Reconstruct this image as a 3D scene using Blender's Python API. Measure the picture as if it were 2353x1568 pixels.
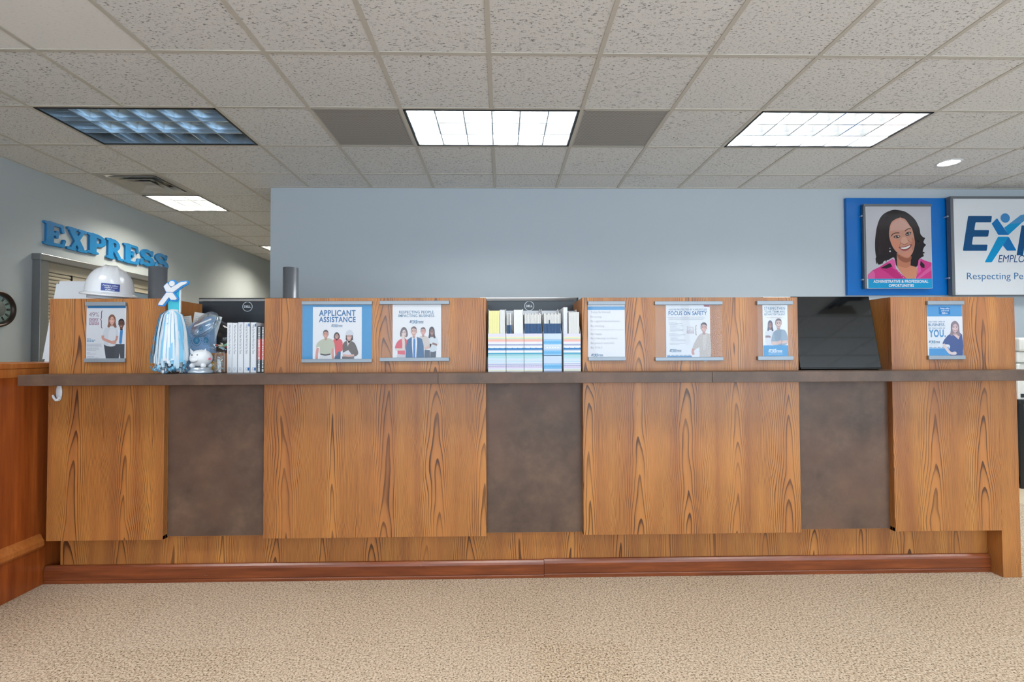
import bpy, bmesh, math, random
import numpy as np
from mathutils import Vector, Matrix
random.seed(7)
for o in list(bpy.data.objects): bpy.data.objects.remove(o)
S = bpy.context.scene
COL = S.collection
PI = math.pi

# ------------------------------------------------------------------ camera
CEIL = 2.7747
def lin(c):
    c = c/255.0
    return c/12.92 if c <= 0.04045 else ((c+0.055)/1.055)**2.4
def rgb(r, g, b): return (lin(r), lin(g), lin(b), 1.0)

cam = bpy.data.cameras.new('camera'); cam_o = bpy.data.objects.new('camera', cam); COL.objects.link(cam_o)
yaw, pitch, roll, fpx = 0.01935, 0.02288, -0.0041, 1135.1
fw = Vector((math.sin(yaw)*math.cos(pitch), math.cos(yaw)*math.cos(pitch), math.sin(pitch)))
rt = Vector((math.cos(yaw), -math.sin(yaw), 0)); up = rt.cross(fw)
r2 = rt*math.cos(roll)+up*math.sin(roll); u2 = -rt*math.sin(roll)+up*math.cos(roll)
cam_o.matrix_world = Matrix(((r2.x, u2.x, -fw.x, 0), (r2.y, u2.y, -fw.y, 0), (r2.z, u2.z, -fw.z, 1.14), (0, 0, 0, 1)))
cam.sensor_width = 36; cam.lens = fpx/2353*36; cam.clip_start = 0.05; cam.clip_end = 60
S.camera = cam_o
S.cycles.adaptive_threshold = .03; S.cycles.use_light_tree = False; S.cycles.max_bounces = 6; S.cycles.diffuse_bounces = 3; S.cycles.glossy_bounces = 3; S.cycles.transparent_max_bounces = 12; S.cycles.caustics_reflective = False; S.cycles.caustics_refractive = False

# ------------------------------------------------------------------ light and exposure
S.view_settings.view_transform = 'Standard'; S.view_settings.look = 'None'
S.view_settings.gamma = 1; S.view_settings.use_curve_mapping = False
S.view_settings.exposure = 0.40
LAMP = 23.0          # radiance of the lit fluorescent troffers
w = bpy.data.worlds.new('World'); S.world = w; w.use_nodes = True
w.node_tree.nodes['Background'].inputs[0].default_value = (0.70, 0.84, 1.0, 1)
w.node_tree.nodes['Background'].inputs[1].default_value = 1.0
w.cycles.sampling_method = 'NONE'
def window_light(x0, x1, z0, z1, power):
    l = bpy.data.lights.new('window_daylight', 'AREA'); l.shape = 'RECTANGLE'
    l.size = x1-x0; l.size_y = z1-z0; l.energy = power; l.color = (0.72, 0.86, 1.0)
    o = bpy.data.objects.new('window_daylight', l); COL.objects.link(o)
    o.location = ((x0+x1)/2, -3.05, (z0+z1)/2-.1); o.rotation_euler = (PI/2+.6, 0, 0)      # upward tilt added as fill to brighten the ceiling
    return o
window_light(-3.6, 1.2, 0.25, 2.45, 105)
window_light(1.5, 6.0, 0.25, 2.45, 155)

# ------------------------------------------------------------------ helpers
def tag(o, label=None, cat=None, group=None, kind=None):
    if label: o['label'] = label
    if cat: o['category'] = cat
    if group: o['group'] = group
    if kind: o['kind'] = kind
    return o
def link(o, parent=None):
    COL.objects.link(o)
    if parent: o.parent = parent
    return o
def empty(name, loc=(0, 0, 0), rot=(0, 0, 0)):
    o = bpy.data.objects.new(name, None); o.location = loc; o.rotation_euler = rot; o.empty_display_size = .05
    return link(o)
def mesh(name, verts, faces, mat, parent=None, loc=(0, 0, 0), rot=(0, 0, 0), smooth=False):
    m = bpy.data.meshes.new(name); m.from_pydata([tuple(v) for v in verts], [], faces); m.update()
    if mat: m.materials.append(mat)
    if smooth: m.polygons.foreach_set('use_smooth', [True]*len(m.polygons))
    o = bpy.data.objects.new(name, m); o.location = loc; o.rotation_euler = rot
    return link(o, parent)
def bm_obj(name, bm, mat, parent=None, loc=(0, 0, 0), rot=(0, 0, 0), smooth=False):
    m = bpy.data.meshes.new(name); bm.to_mesh(m); bm.free()
    if mat: m.materials.append(mat)
    if smooth: m.polygons.foreach_set('use_smooth', [True]*len(m.polygons))
    o = bpy.data.objects.new(name, m); o.location = loc; o.rotation_euler = rot
    return link(o, parent)
def bm_box(bm, x0, x1, y0, y1, z0, z1, mtx=None):
    vs = [bm.verts.new(p) for p in ((x0,y0,z0),(x1,y0,z0),(x1,y1,z0),(x0,y1,z0),(x0,y0,z1),(x1,y0,z1),(x1,y1,z1),(x0,y1,z1))]
    if mtx:
        for v in vs: v.co = mtx @ v.co
    for f in ((0,3,2,1),(4,5,6,7),(0,1,5,4),(1,2,6,5),(2,3,7,6),(3,0,4,7)): bm.faces.new([vs[i] for i in f])
def box(name, x0, x1, y0, y1, z0, z1, mat, parent=None, bevel=0, loc=(0, 0, 0), rot=(0, 0, 0), seg=2):
    bm = bmesh.new(); bm_box(bm, x0, x1, y0, y1, z0, z1)
    if bevel: bmesh.ops.bevel(bm, geom=bm.edges[:], offset=bevel, segments=seg, affect='EDGES', profile=.5)
    return bm_obj(name, bm, mat, parent, loc, rot)
def lathe_data(prof, seg=32, cap=True):
    v, f = [], []
    for r, z in prof:
        for i in range(seg):
            a = 2*PI*i/seg; v.append((r*math.cos(a), r*math.sin(a), z))
    n = len(prof)
    for j in range(n-1):
        for i in range(seg):
            k = (i+1) % seg; f.append((j*seg+i, j*seg+k, (j+1)*seg+k, (j+1)*seg+i))
    if cap:
        f.append(tuple(range(seg))[::-1]); f.append(tuple((n-1)*seg+i for i in range(seg)))
    return v, f
def lathe(name, prof, mat, parent=None, loc=(0, 0, 0), rot=(0, 0, 0), seg=32, cap=True, smooth=True):
    v, f = lathe_data(prof, seg, cap); return mesh(name, v, f, mat, parent, loc, rot, smooth)
def ellipsoid(bm, c, r, seg=24, ring=14):
    m = bmesh.ops.create_uvsphere(bm, u_segments=seg, v_segments=ring, radius=1)
    for v in m['verts']: v.co = Vector((c[0]+v.co.x*r[0], c[1]+v.co.y*r[1], c[2]+v.co.z*r[2]))
def tube_data(pts, r, seg=8):
    v, f = [], []; P = [Vector(p) for p in pts]; n = len(P)
    for i, p in enumerate(P):
        t = (P[min(i+1, n-1)]-P[max(i-1, 0)]).normalized()
        a = t.cross(Vector((0, 0, 1)) if abs(t.z) < .9 else Vector((1, 0, 0))).normalized(); b = t.cross(a)
        rr = r[i] if isinstance(r, (list, tuple)) else r
        for k in range(seg):
            q = 2*PI*k/seg; v.append(p+(a*math.cos(q)+b*math.sin(q))*rr)
    for i in range(n-1):
        for k in range(seg):
            l = (k+1) % seg; f.append((i*seg+k, i*seg+l, (i+1)*seg+l, (i+1)*seg+k))
    f.append(tuple(range(seg))[::-1]); f.append(tuple((n-1)*seg+k for k in range(seg)))
    return v, f
def prism_xz(name, pts, y0, y1, mat, parent=None, loc=(0,0,0), rot=(0,0,0)):
    """polygon in the x-z plane extruded from y0 to y1"""
    n = len(pts); v = [(p[0], y0, p[1]) for p in pts]+[(p[0], y1, p[1]) for p in pts]
    f = [tuple(range(n)), tuple(range(2*n-1, n-1, -1))]+[(i, n+i, n+(i+1) % n, (i+1) % n) for i in range(n)]
    o = mesh(name, v, f, mat, parent, loc, rot)
    bm = bmesh.new(); bm.from_mesh(o.data); bmesh.ops.recalc_face_normals(bm, faces=bm.faces); bm.to_mesh(o.data); bm.free()
    return o
def catmull(pts, n=6, closed=True):
    out = []; L = len(pts)
    for i in range(L if closed else L-1):
        p = [np.array(pts[(i+k) % L] if closed else pts[min(max(i+k, 0), L-1)], float) for k in (-1, 0, 1, 2)]
        for j in range(n):
            t = j/n
            out.append(tuple(.5*((2*p[1])+(-p[0]+p[2])*t+(2*p[0]-5*p[1]+4*p[2]-p[3])*t*t+(-p[0]+3*p[1]-3*p[2]+p[3])*t**3)))
    if not closed: out.append(tuple(pts[-1]))
    return out

# ------------------------------------------------------------------ materials
class NT:
    def __init__(s, name):
        s.m = bpy.data.materials.new(name); s.m.use_nodes = True; s.t = s.m.node_tree; s.n = s.t.nodes; s.n.clear()
        s.out = s.n.new('ShaderNodeOutputMaterial'); s.b = s.n.new('ShaderNodeBsdfPrincipled'); s.L(s.b.outputs[0], s.out.inputs[0])
    def L(s, a, b): s.t.links.new(a, b)
    def put(s, sock, v):
        if hasattr(v, 'is_output'): s.L(v, sock)
        elif v is not None: sock.default_value = v
    def math(s, op, a, b=None, c=None, clamp=False):
        n = s.n.new('ShaderNodeMath'); n.operation = op; n.use_clamp = clamp
        for i, x in enumerate((a, b, c)): s.put(n.inputs[i], x)
        return n.outputs[0]
    def coord(s, which='Object'): return s.n.new('ShaderNodeTexCoord').outputs[which]
    def sep(s, v):
        n = s.n.new('ShaderNodeSeparateXYZ'); s.L(v, n.inputs[0]); return n.outputs
    def comb(s, x, y, z):
        n = s.n.new('ShaderNodeCombineXYZ')
        for i, q in enumerate((x, y, z)): s.put(n.inputs[i], q)
        return n.outputs[0]
    def mapping(s, v, scale=(1, 1, 1), loc=(0, 0, 0)):
        n = s.n.new('ShaderNodeMapping'); s.L(v, n.inputs[0]); n.inputs['Scale'].default_value = scale; n.inputs['Location'].default_value = loc
        return n.outputs[0]
    def noise(s, v, scale=5, detail=3, rough=.5, w=None):
        n = s.n.new('ShaderNodeTexNoise')
        if w is not None: n.noise_dimensions = '4D'; s.put(n.inputs['W'], w)
        s.L(v, n.inputs['Vector']); n.inputs['Scale'].default_value = scale; n.inputs['Detail'].default_value = detail; n.inputs['Roughness'].default_value = rough
        return n.outputs['Fac']
    def voronoi(s, v, scale, out='Distance'):
        n = s.n.new('ShaderNodeTexVoronoi'); s.L(v, n.inputs['Vector']); n.inputs['Scale'].default_value = scale; return n.outputs[out]
    def ramp(s, f, stops, interp='LINEAR'):
        n = s.n.new('ShaderNodeValToRGB'); s.L(f, n.inputs[0]); e = n.color_ramp.elements; n.color_ramp.interpolation = interp
        while len(e) < len(stops): e.new(.5)
        for q, (p, c) in zip(e, stops): q.position = p; q.color = c if len(c) == 4 else (*c, 1)
        return n.outputs[0]
    def mix(s, f, a, b, mode='MIX'):
        n = s.n.new('ShaderNodeMix'); n.data_type = 'RGBA'; n.blend_type = mode; s.put(n.inputs[0], f)
        s.put(n.inputs[6], a); s.put(n.inputs[7], b); return n.outputs[2]
    def bump(s, h, strength=.3, dist=.002):
        n = s.n.new('ShaderNodeBump'); n.inputs['Strength'].default_value = strength; n.inputs['Distance'].default_value = dist; s.L(h, n.inputs['Height'])
        s.L(n.outputs[0], s.b.inputs['Normal'])
    def set(s, **k):
        nm = dict(color='Base Color', rough='Roughness', metal='Metallic', spec='Specular IOR Level', trans='Transmission Weight', ior='IOR', coat='Coat Weight', coatr='Coat Roughness', em='Emission Color', ems='Emission Strength', alpha='Alpha', sss='Subsurface Weight')
        for a, v in k.items(): s.put(s.b.inputs[nm[a]], v)
        return s
def plain(name, c, rough=.5, metal=0, spec=.5, vary=.04, scale=30, **k):
    n = NT(name); f = n.noise(n.coord(), scale, 2)
    a = tuple(x*(1-vary) for x in c[:3])+(1,); b = tuple(min(1, x*(1+vary)) for x in c[:3])+(1,)
    n.set(color=n.mix(f, a, b), rough=rough, metal=metal, spec=spec, **k); return n.m

def wood_laminate():
    n = NT('wood_laminate'); x, y, z = n.sep(n.coord())
    u = n.math('ADD', x, n.math('MULTIPLY', y, 1.0))
    lv = n.comb(n.math('MULTIPLY', u, 5.0), 0.0, n.math('MULTIPLY', z, 1.3))
    n1 = n.noise(lv, 1.0, 2)
    lv2 = n.comb(n.math('MULTIPLY', u, 30.0), 3.0, n.math('MULTIPLY', z, 5.0))
    n2 = n.noise(lv2, 1.0, 2)
    uu = n.math('ADD', u, n.math('ADD', n.math('MULTIPLY', n.math('SUBTRACT', n1, .5), .11), n.math('MULTIPLY', n.math('SUBTRACT', n2, .5), .009)))
    q = n.math('DIVIDE', n.math('ADD', uu, 10.0), .25)
    t = n.math('SUBTRACT', n.math('FRACT', q), .5)
    v = n.math('MULTIPLY', n.math('POWER', n.math('ABSOLUTE', t), 1.7), 54.0)
    n3 = n.noise(n.comb(n.math('MULTIPLY', u, 2.2), 7.0, n.math('MULTIPLY', z, 1.6)), 1.0, 2)
    v = n.math('ADD', v, n.math('ADD', n.math('MULTIPLY', z, 4.6), n.math('MULTIPLY', n3, 5.0)))
    fr = n.math('FRACT', v)
    line = n.ramp(fr, [(0, (0, 0, 0)), (.40, (.05, .05, .05)), (.70, (.25, .25, .25)), (.86, (1, 1, 1)), (.97, (1, 1, 1)), (1, (.1, .1, .1))])
    amp = n.noise(n.comb(n.math('MULTIPLY', u, 9.0), 1.0, n.math('MULTIPLY', z, 2.5)), 1.0, 2)
    amp = n.math('MULTIPLY_ADD', amp, 2.4, -.35, clamp=True)
    line = n.math('MULTIPLY', line, amp)
    pores = n.noise(n.comb(n.math('MULTIPLY', u, 420.0), 2.0, n.math('MULTIPLY', z, 14.0)), 1.0, 2)
    pores = n.math('MULTIPLY_ADD', pores, 2.2, -.75, clamp=True)
    warm = n.noise(n.comb(n.math('MULTIPLY', u, 13.0), 5.0, n.math('MULTIPLY', z, .6)), 1.0, 2)
    base = n.ramp(warm, [(.28, rgb(160, 100, 56)), (.5, rgb(184, 120, 61)), (.70, rgb(195, 133, 67))])
    c = n.mix(n.math('MULTIPLY', pores, .34), base, rgb(118, 66, 32))
    c = n.mix(n.math('MULTIPLY', line, .92), c, rgb(66, 36, 20))
    n.set(color=c, rough=.36, spec=.5); n.bump(line, .05, .0008)
    return n.m
def cherry(name, hi, lo, axis='x', rough=.3):
    n = NT(name); x, y, z = n.sep(n.coord())
    if axis == 'x': v = n.comb(n.math('MULTIPLY', x, 2.2), n.math('MULTIPLY', y, 10.0), n.math('MULTIPLY', z, 26.0))
    else: v = n.comb(n.math('MULTIPLY', x, 16.0), n.math('MULTIPLY', y, 16.0), n.math('MULTIPLY', z, 1.3))
    a = n.noise(v, 1.6, 4, .6)
    v2 = n.comb(n.math('MULTIPLY', x, 6.0 if axis == 'x' else 130.0), n.math('MULTIPLY', y, 100.0), n.math('MULTIPLY', z, 150.0 if axis == 'x' else 5.0))
    b = n.noise(v2, 1.0, 2)
    c = n.ramp(a, [(.3, lo), (.55, tuple((p+q)/2 for p, q in zip(hi, lo))), (.75, hi)])
    c = n.mix(n.math('MULTIPLY_ADD', b, .8, -.25, clamp=True), c, tuple(k*.55 for k in lo[:3])+(1,))
    if axis == 'x':   # chipped finish on the kick board
        ch = n.noise(n.comb(n.math('MULTIPLY', x, 14.0), y, n.math('MULTIPLY', z, 60.0)), 1.0, 3, .7)
        c = n.mix(n.math('MULTIPLY_ADD', ch, 14.0, -10.0, clamp=True), c, rgb(170, 140, 120))
    n.set(color=c, rough=rough); return n.m
def dark_laminate():
    n = NT('dark_laminate'); p = n.coord()
    a = n.noise(p, 7, 5, .62); b = n.noise(p, 26, 4, .6); g = n.noise(p, 3.1, 2)
    c = n.ramp(a, [(.32, rgb(76, 60, 50)), (.5, rgb(93, 74, 62)), (.68, rgb(110, 87, 71))])
    c = n.mix(n.math('MULTIPLY_ADD', b, .9, -.25, clamp=True), c, rgb(78, 63, 53))
    c = n.mix(n.math('MULTIPLY_ADD', g, 2.4, -1.15, clamp=True), c, rgb(112, 82, 66))
    n.set(color=c, rough=.42, spec=.35); n.bump(n.noise(p, 260, 2), .10, .0006); return n.m
def ceiling_tile_mat(name, fiss=1.0, base=(226, 225, 222)):
    n = NT(name); oi = n.n.new('ShaderNodeObjectInfo'); wv = n.math('MULTIPLY', oi.outputs['Random'], 40.0)
    x, y, z = n.sep(n.coord()); v = n.comb(n.math('MULTIPLY', x, 55.0), n.math('MULTIPLY', y, 120.0), 0.0)
    f = n.noise(v, 1.0, 4, .62, wv)
    pit = n.math('MULTIPLY_ADD', f, 11.0, -6.1, clamp=True)
    v2 = n.comb(n.math('MULTIPLY', x, 260.0), n.math('MULTIPLY', y, 300.0), 0.0)
    d = n.noise(v2, 1.0, 2, .5, wv); dots = n.math('MULTIPLY_ADD', d, 9.0, -5.6, clamp=True)
    pit = n.math('MULTIPLY', n.math('MAXIMUM', pit, n.math('MULTIPLY', dots, .7)), fiss)
    tone = n.math('MULTIPLY_ADD', oi.outputs['Random'], .10, .0)
    c = n.mix(tone, rgb(*base), rgb(208, 203, 195))
    c = n.mix(n.math('MULTIPLY', pit, .75), c, rgb(84, 80, 78))
    n.set(color=c, rough=.95, spec=.1)
    if fiss: n.bump(n.math('SUBTRACT', 1.0, pit), .5*fiss, .003)
    return n.m
def carpet_mat():
    n = NT('carpet'); p = n.coord()
    f = n.noise(p, 150, 2, .6); g = n.noise(p, 120, 3, .65); big = n.noise(p, .8, 2)
    br = n.n.new('ShaderNodeTexBrick'); n.L(n.mapping(p, (1, 1, 1), (.11, .19, 0)), br.inputs['Vector'])
    br.inputs['Scale'].default_value = 1; br.inputs['Brick Width'].default_value = .36; br.inputs['Row Height'].default_value = .43; br.inputs['Mortar Size'].default_value = 0
    br.inputs['Color1'].default_value = (0, 0, 0, 1); br.inputs['Color2'].default_value = (1, 1, 1, 1); br.offset = .37
    c = n.ramp(g, [(.36, rgb(150, 127, 103)), (.47, rgb(192, 171, 144)), (.60, rgb(216, 200, 178))])
    flk = n.math('MULTIPLY_ADD', f, 14.0, -7.9, clamp=True)
    c = n.mix(n.math('MULTIPLY', flk, .88), c, rgb(60, 48, 40))
    lt = n.math('MULTIPLY_ADD', n.noise(p, 340, 2, .5), 12.0, -7.6, clamp=True)
    c = n.mix(n.math('MULTIPLY', lt, .6), c, rgb(240, 226, 204))
    c = n.mix(n.math('MULTIPLY', br.outputs['Color'], .12), c, rgb(226, 214, 200), 'MIX')
    c = n.mix(n.math('MULTIPLY_ADD', big, .5, -.15, clamp=True), c, n.mix(1.0, c, rgb(236, 220, 200), 'MULTIPLY'))
    n.set(color=c, rough=1, spec=.05); n.bump(n.math('ADD', g, f), .6, .006); return n.m
def wall_mat(name, c):
    n = NT(name); p = n.coord(); n.set(color=n.mix(n.noise(p, 2.0, 2), rgb(*c), tuple(k*.97 for k in rgb(*c)[:3])+(1,)), rough=.55, spec=.35)
    n.bump(n.noise(p, 240, 3), .12, .0008); return n.m
def clear_mat(name, refl=.9, tint=(1, 1, 1, 1), ior=1.45, rough=.03):
    n = NT(name); n.n.remove(n.b)
    t = n.n.new('ShaderNodeBsdfTransparent'); t.inputs[0].default_value = tint
    g = n.n.new('ShaderNodeBsdfGlossy'); g.inputs['Roughness'].default_value = rough; g.inputs[0].default_value = (refl, refl, refl, 1)
    lw = n.n.new('ShaderNodeLayerWeight'); lw.inputs[0].default_value = .5
    fac = n.math('MULTIPLY_ADD', n.math('POWER', lw.outputs['Facing'], 3.2), .55*(ior-.45), .035, clamp=True)
    mx = n.n.new('ShaderNodeMixShader'); n.L(fac, mx.inputs[0]); n.L(t.outputs[0], mx.inputs[1]); n.L(g.outputs[0], mx.inputs[2])
    n.L(mx.outputs[0], n.out.inputs[0]); return n.m
def emit_mat(name, c, s):
    n = NT(name); n.n.remove(n.b); e = n.n.new('ShaderNodeEmission'); e.inputs[0].default_value = c; e.inputs[1].default_value = s
    n.L(e.outputs[0], n.out.inputs[0]); return n.m
def print_mat(name='print_ink', rough=.42, spec=.4):
    n = NT(name); a = n.n.new('ShaderNodeAttribute'); a.attribute_name = 'Col'; n.set(color=a.outputs['Color'], rough=rough, spec=spec); return n.m
def brushed(name, c, rough=.35):
    n = NT(name); x, y, z = n.sep(n.coord()); f = n.noise(n.comb(n.math('MULTIPLY', x, 8.0), n.math('MULTIPLY', y, 8.0), n.math('MULTIPLY', z, 300.0)), 1.0, 2)
    n.set(color=n.mix(f, tuple(k*.9 for k in c[:3])+(1,), c), rough=rough, metal=.75); return n.m
def grille_mat():
    n = NT('perforated_grille'); x, y, z = n.sep(n.coord())
    k = 110.0
    fx = n.math('SUBTRACT', n.math('FRACT', n.math('MULTIPLY', x, k)), .5); fy = n.math('SUBTRACT', n.math('FRACT', n.math('MULTIPLY', y, k)), .5)
    d = n.math('SQRT', n.math('ADD', n.math('MULTIPLY', fx, fx), n.math('MULTIPLY', fy, fy)))
    hole = n.math('MULTIPLY_ADD', d, -12.0, 4.2, clamp=True)
    n.set(color=n.mix(hole, rgb(176, 170, 163), rgb(84, 80, 76)), rough=.6, metal=.1); return n.m

def ribbon_mat(name, c):
    n = NT(name); n.set(color=c, rough=.45); t = n.n.new('ShaderNodeBsdfTranslucent'); t.inputs[0].default_value = c
    mx = n.n.new('ShaderNodeMixShader'); mx.inputs[0].default_value = .25; n.L(n.b.outputs[0], mx.inputs[1]); n.L(t.outputs[0], mx.inputs[2]); n.L(mx.outputs[0], n.out.inputs[0]); return n.m

M = dict(
    wood=wood_laminate(), dark=dark_laminate(), tile=ceiling_tile_mat('ceiling_tile', 1.0), tile_plain=ceiling_tile_mat('ceiling_tile_plain', .18, (234, 232, 228)),
    cherry_z=cherry('cherry_panel', rgb(190, 100, 42), rgb(140, 66, 26), 'z'), cherry_x=cherry('cherry_board', rgb(150, 80, 42), rgb(104, 50, 26), 'x'),
    rail=cherry('cherry_rail', rgb(206, 130, 66), rgb(176, 100, 44), 'z'),
    carpet=carpet_mat(), wall=wall_mat('wall_paint', (188, 197, 203)), wall2=wall_mat('wall_paint_side', (186, 194, 197)), grid=plain('grid_metal', rgb(196, 190, 178), .5),
    rail_grey=plain('sign_rail', rgb(140, 148, 155), .4, .3), paper=plain('paper', rgb(216, 219, 223), .6, vary=.01), ink=print_mat(), ink_gloss=print_mat('print_gloss', .18, .5),
    clear=clear_mat('acrylic', .20), glass=clear_mat('clear_plastic', 1.0, (.97, .985, .99, 1), 1.5, .02),
    black=plain('black_trim', rgb(14, 14, 15), .4), blackp=plain('black_plastic', rgb(38, 42, 47), .32, spec=.5), gloss=plain('black_gloss', rgb(7, 9, 11), .04, spec=.6),
    white=plain('white_plastic', rgb(218, 221, 224), .35, vary=.01), white_gloss=plain('white_gloss', rgb(220, 222, 225), .18, vary=.01),
    lamp=emit_mat('fluorescent_tube_glow', (.985, .99, .985, 1), LAMP), lamp_far=emit_mat('fluorescent_glow_warm', (1.0, .93, .78, 1), LAMP*3.0),
    louver=plain('white_louver', rgb(222, 224, 224), .16, .92, vary=.01), alu=plain('louver_aluminium', rgb(186, 204, 218), .25, .75, vary=.03),
    housing=plain('lamp_housing', rgb(160, 184, 204), .35, .2), frame_metal=brushed('frame_steel', rgb(150, 150, 150)), tan=plain('shutter_slat', rgb(182, 174, 156), .4, .15),
    grille=grille_mat(), vent=plain('vent_metal', rgb(176, 172, 162), .5), steel=plain('dark_steel_tube', rgb(112, 116, 122), .38, .35),
    sign_blue=plain('blue_board', rgb(0, 106, 188), .3, vary=.02), sign_grey=plain('sign_edge', rgb(112, 116, 120), .4, .4), letter=plain('letter_blue', rgb(34, 124, 182), .35, vary=.03),
    silver=plain('silver_plastic', rgb(176, 186, 196), .28, .45), brown=plain('brown_box', rgb(150, 96, 52), .6), amber=plain('amber_candle', rgb(226, 164, 40), .25), desk=plain('desk_top', rgb(150, 146, 140), .5),
    grey=plain('grey_fabric', rgb(128, 136, 146), .8), vinyl=plain('pale_vinyl', rgb(214, 196, 168), .4, scale=6), beige=plain('beige_plastic', rgb(222, 220, 212), .4), bronze=plain('bronze_rim', rgb(58, 46, 40), .35, .6),
    teal=plain('foam_teal', rgb(60, 178, 196), .5), foam_blue=plain('foam_blue', rgb(40, 140, 214), .5), rib_w=ribbon_mat('ribbon_white', rgb(242, 246, 250)), rib_b=ribbon_mat('ribbon_blue', rgb(146, 212, 244)), rib_l=ribbon_mat('ribbon_pale_blue', rgb(208, 234, 248)),
    bag=None, steel_clip=plain('clip_steel', rgb(196, 206, 204), .25, .9), pagew=plain('page_white', rgb(218, 218, 214), .7, vary=.01), yellow=plain('yellow_card', rgb(232, 226, 160), .7), navy=plain('navy_print', rgb(34, 74, 116), .5))

# ------------------------------------------------------------------ flat printing (vector artwork on posters, spines, screens)
_tx = {}
def text_geo(s, bold=0.0):
    if (s, bold) not in _tx:
        c = bpy.data.curves.new('t', 'FONT'); c.body = s; c.size = 1; c.offset = bold; c.space_character = 1+max(0, bold)*3.2; c.fill_mode = 'BOTH'; c.resolution_u = 3
        o = bpy.data.objects.new('t', c); me = bpy.data.meshes.new_from_object(o)
        v = np.array([p.co[:2] for p in me.vertices]); f = [tuple(p.vertices) for p in me.polygons]
        bpy.data.objects.remove(o); bpy.data.curves.remove(c); bpy.data.meshes.remove(me)
        _tx[(s, bold)] = (v, f)
    return _tx[(s, bold)]
LAY = .00022
class Print:
    """draw in pixel-like units (x right, y down) inside box; built as a w x h metre sheet, origin at bottom centre, facing -y"""
    def __init__(s, bx, w, h): s.bx, s.w, s.h = bx, w, h; s.v, s.f, s.c = [], [], []
    def P(s, p): x0, y0, x1, y1 = s.bx; return ((p[0]-x0)/(x1-x0)*s.w-s.w/2, (y1-p[1])/(y1-y0)*s.h)
    def poly(s, pts, c, lay=1, sm=0):
        if sm: pts = catmull(pts, sm)
        b = len(s.v); q = [s.P(p) for p in pts]
        ar = sum(q[i][0]*q[(i+1) % len(q)][1]-q[(i+1) % len(q)][0]*q[i][1] for i in range(len(q)))
        if ar < 0: q = q[::-1]
        s.v += [(u, -lay*LAY, v) for u, v in q]; s.f.append(tuple(range(b, b+len(q)))); s.c.append(rgb(*c))
    def rect(s, x0, y0, x1, y1, c, lay=1): s.poly([(x0, y0), (x1, y0), (x1, y1), (x0, y1)], c, lay)
    def oval(s, cx, cy, rx, ry, c, lay=1, n=20, rot=0):
        s.poly([(cx+rx*math.cos(a)*math.cos(rot)-ry*math.sin(a)*math.sin(rot), cy+rx*math.cos(a)*math.sin(rot)+ry*math.sin(a)*math.cos(rot)) for a in (2*PI*i/n for i in range(n))], c, lay)
    def stroke(s, pts, wd, c, lay=1, sm=0):
        if sm: pts = catmull(pts, sm, False)
        P_ = [np.array(q, float) for q in pts]; P_ = [q for i, q in enumerate(P_) if i == 0 or np.hypot(*(q-P_[i-1])) > 1e-6]; E_ = []
        for i, q in enumerate(P_):
            d = P_[min(i+1, len(P_)-1)]-P_[max(i-1, 0)]; d = d/(np.hypot(*d)+1e-9); nn = np.array([-d[1], d[0]])*wd/2; E_.append((q+nn, q-nn))
        for i in range(len(E_)-1): s.poly([E_[i][0], E_[i+1][0], E_[i+1][1], E_[i][1]], c, lay)
    def text(s, t, x0, yb, x1, cap, c, lay=2, bold=0, shear=0, rot=0):
        """fit text between x0 and x1, baseline yb, capital height cap; rot=90 reads downwards (x0..x1 are then y extents, yb the x of baseline)"""
        v, f = text_geo(t, bold); xa, xb = v[:, 0].min(), v[:, 0].max(); b = len(s.v); CAP = .70
        for p in v:
            a = (p[0]-xa)/(xb-xa)*(x1-x0); h = p[1]/CAP*cap; a2 = a+shear*h
            q = s.P((x0+a2, yb-h)) if not rot else s.P((yb+h, x0+a2))
            s.v.append((q[0], -lay*LAY, q[1]))
        for g in f: s.f.append(tuple(b+i for i in g)); s.c.append(rgb(*c))
    def greek(s, x0, y, x1, h, c, lay=2, seed=None):
        r = random.Random(seed if seed is not None else int(x0*7+y*13)); x = x0
        while x < x1-h:
            L = min(h*r.uniform(1.2, 4.5), x1-x); s.rect(x, y, x+L, y+h, c, lay); x += L+h*.7
    def build(s, name, parent, loc=(0, 0, 0), rot=(0, 0, 0), mat=None):
        o = mesh(name, s.v, s.f, mat or M['ink'], parent, loc, rot); m = o.data
        ca = m.color_attributes.new('Col', 'FLOAT_COLOR', 'CORNER'); d = []
        for p in m.polygons: d += (tuple(k*.80 for k in s.c[p.index][:3])+(1.0,))*p.loop_total
        ca.data.foreach_set('color', d); return o

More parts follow.
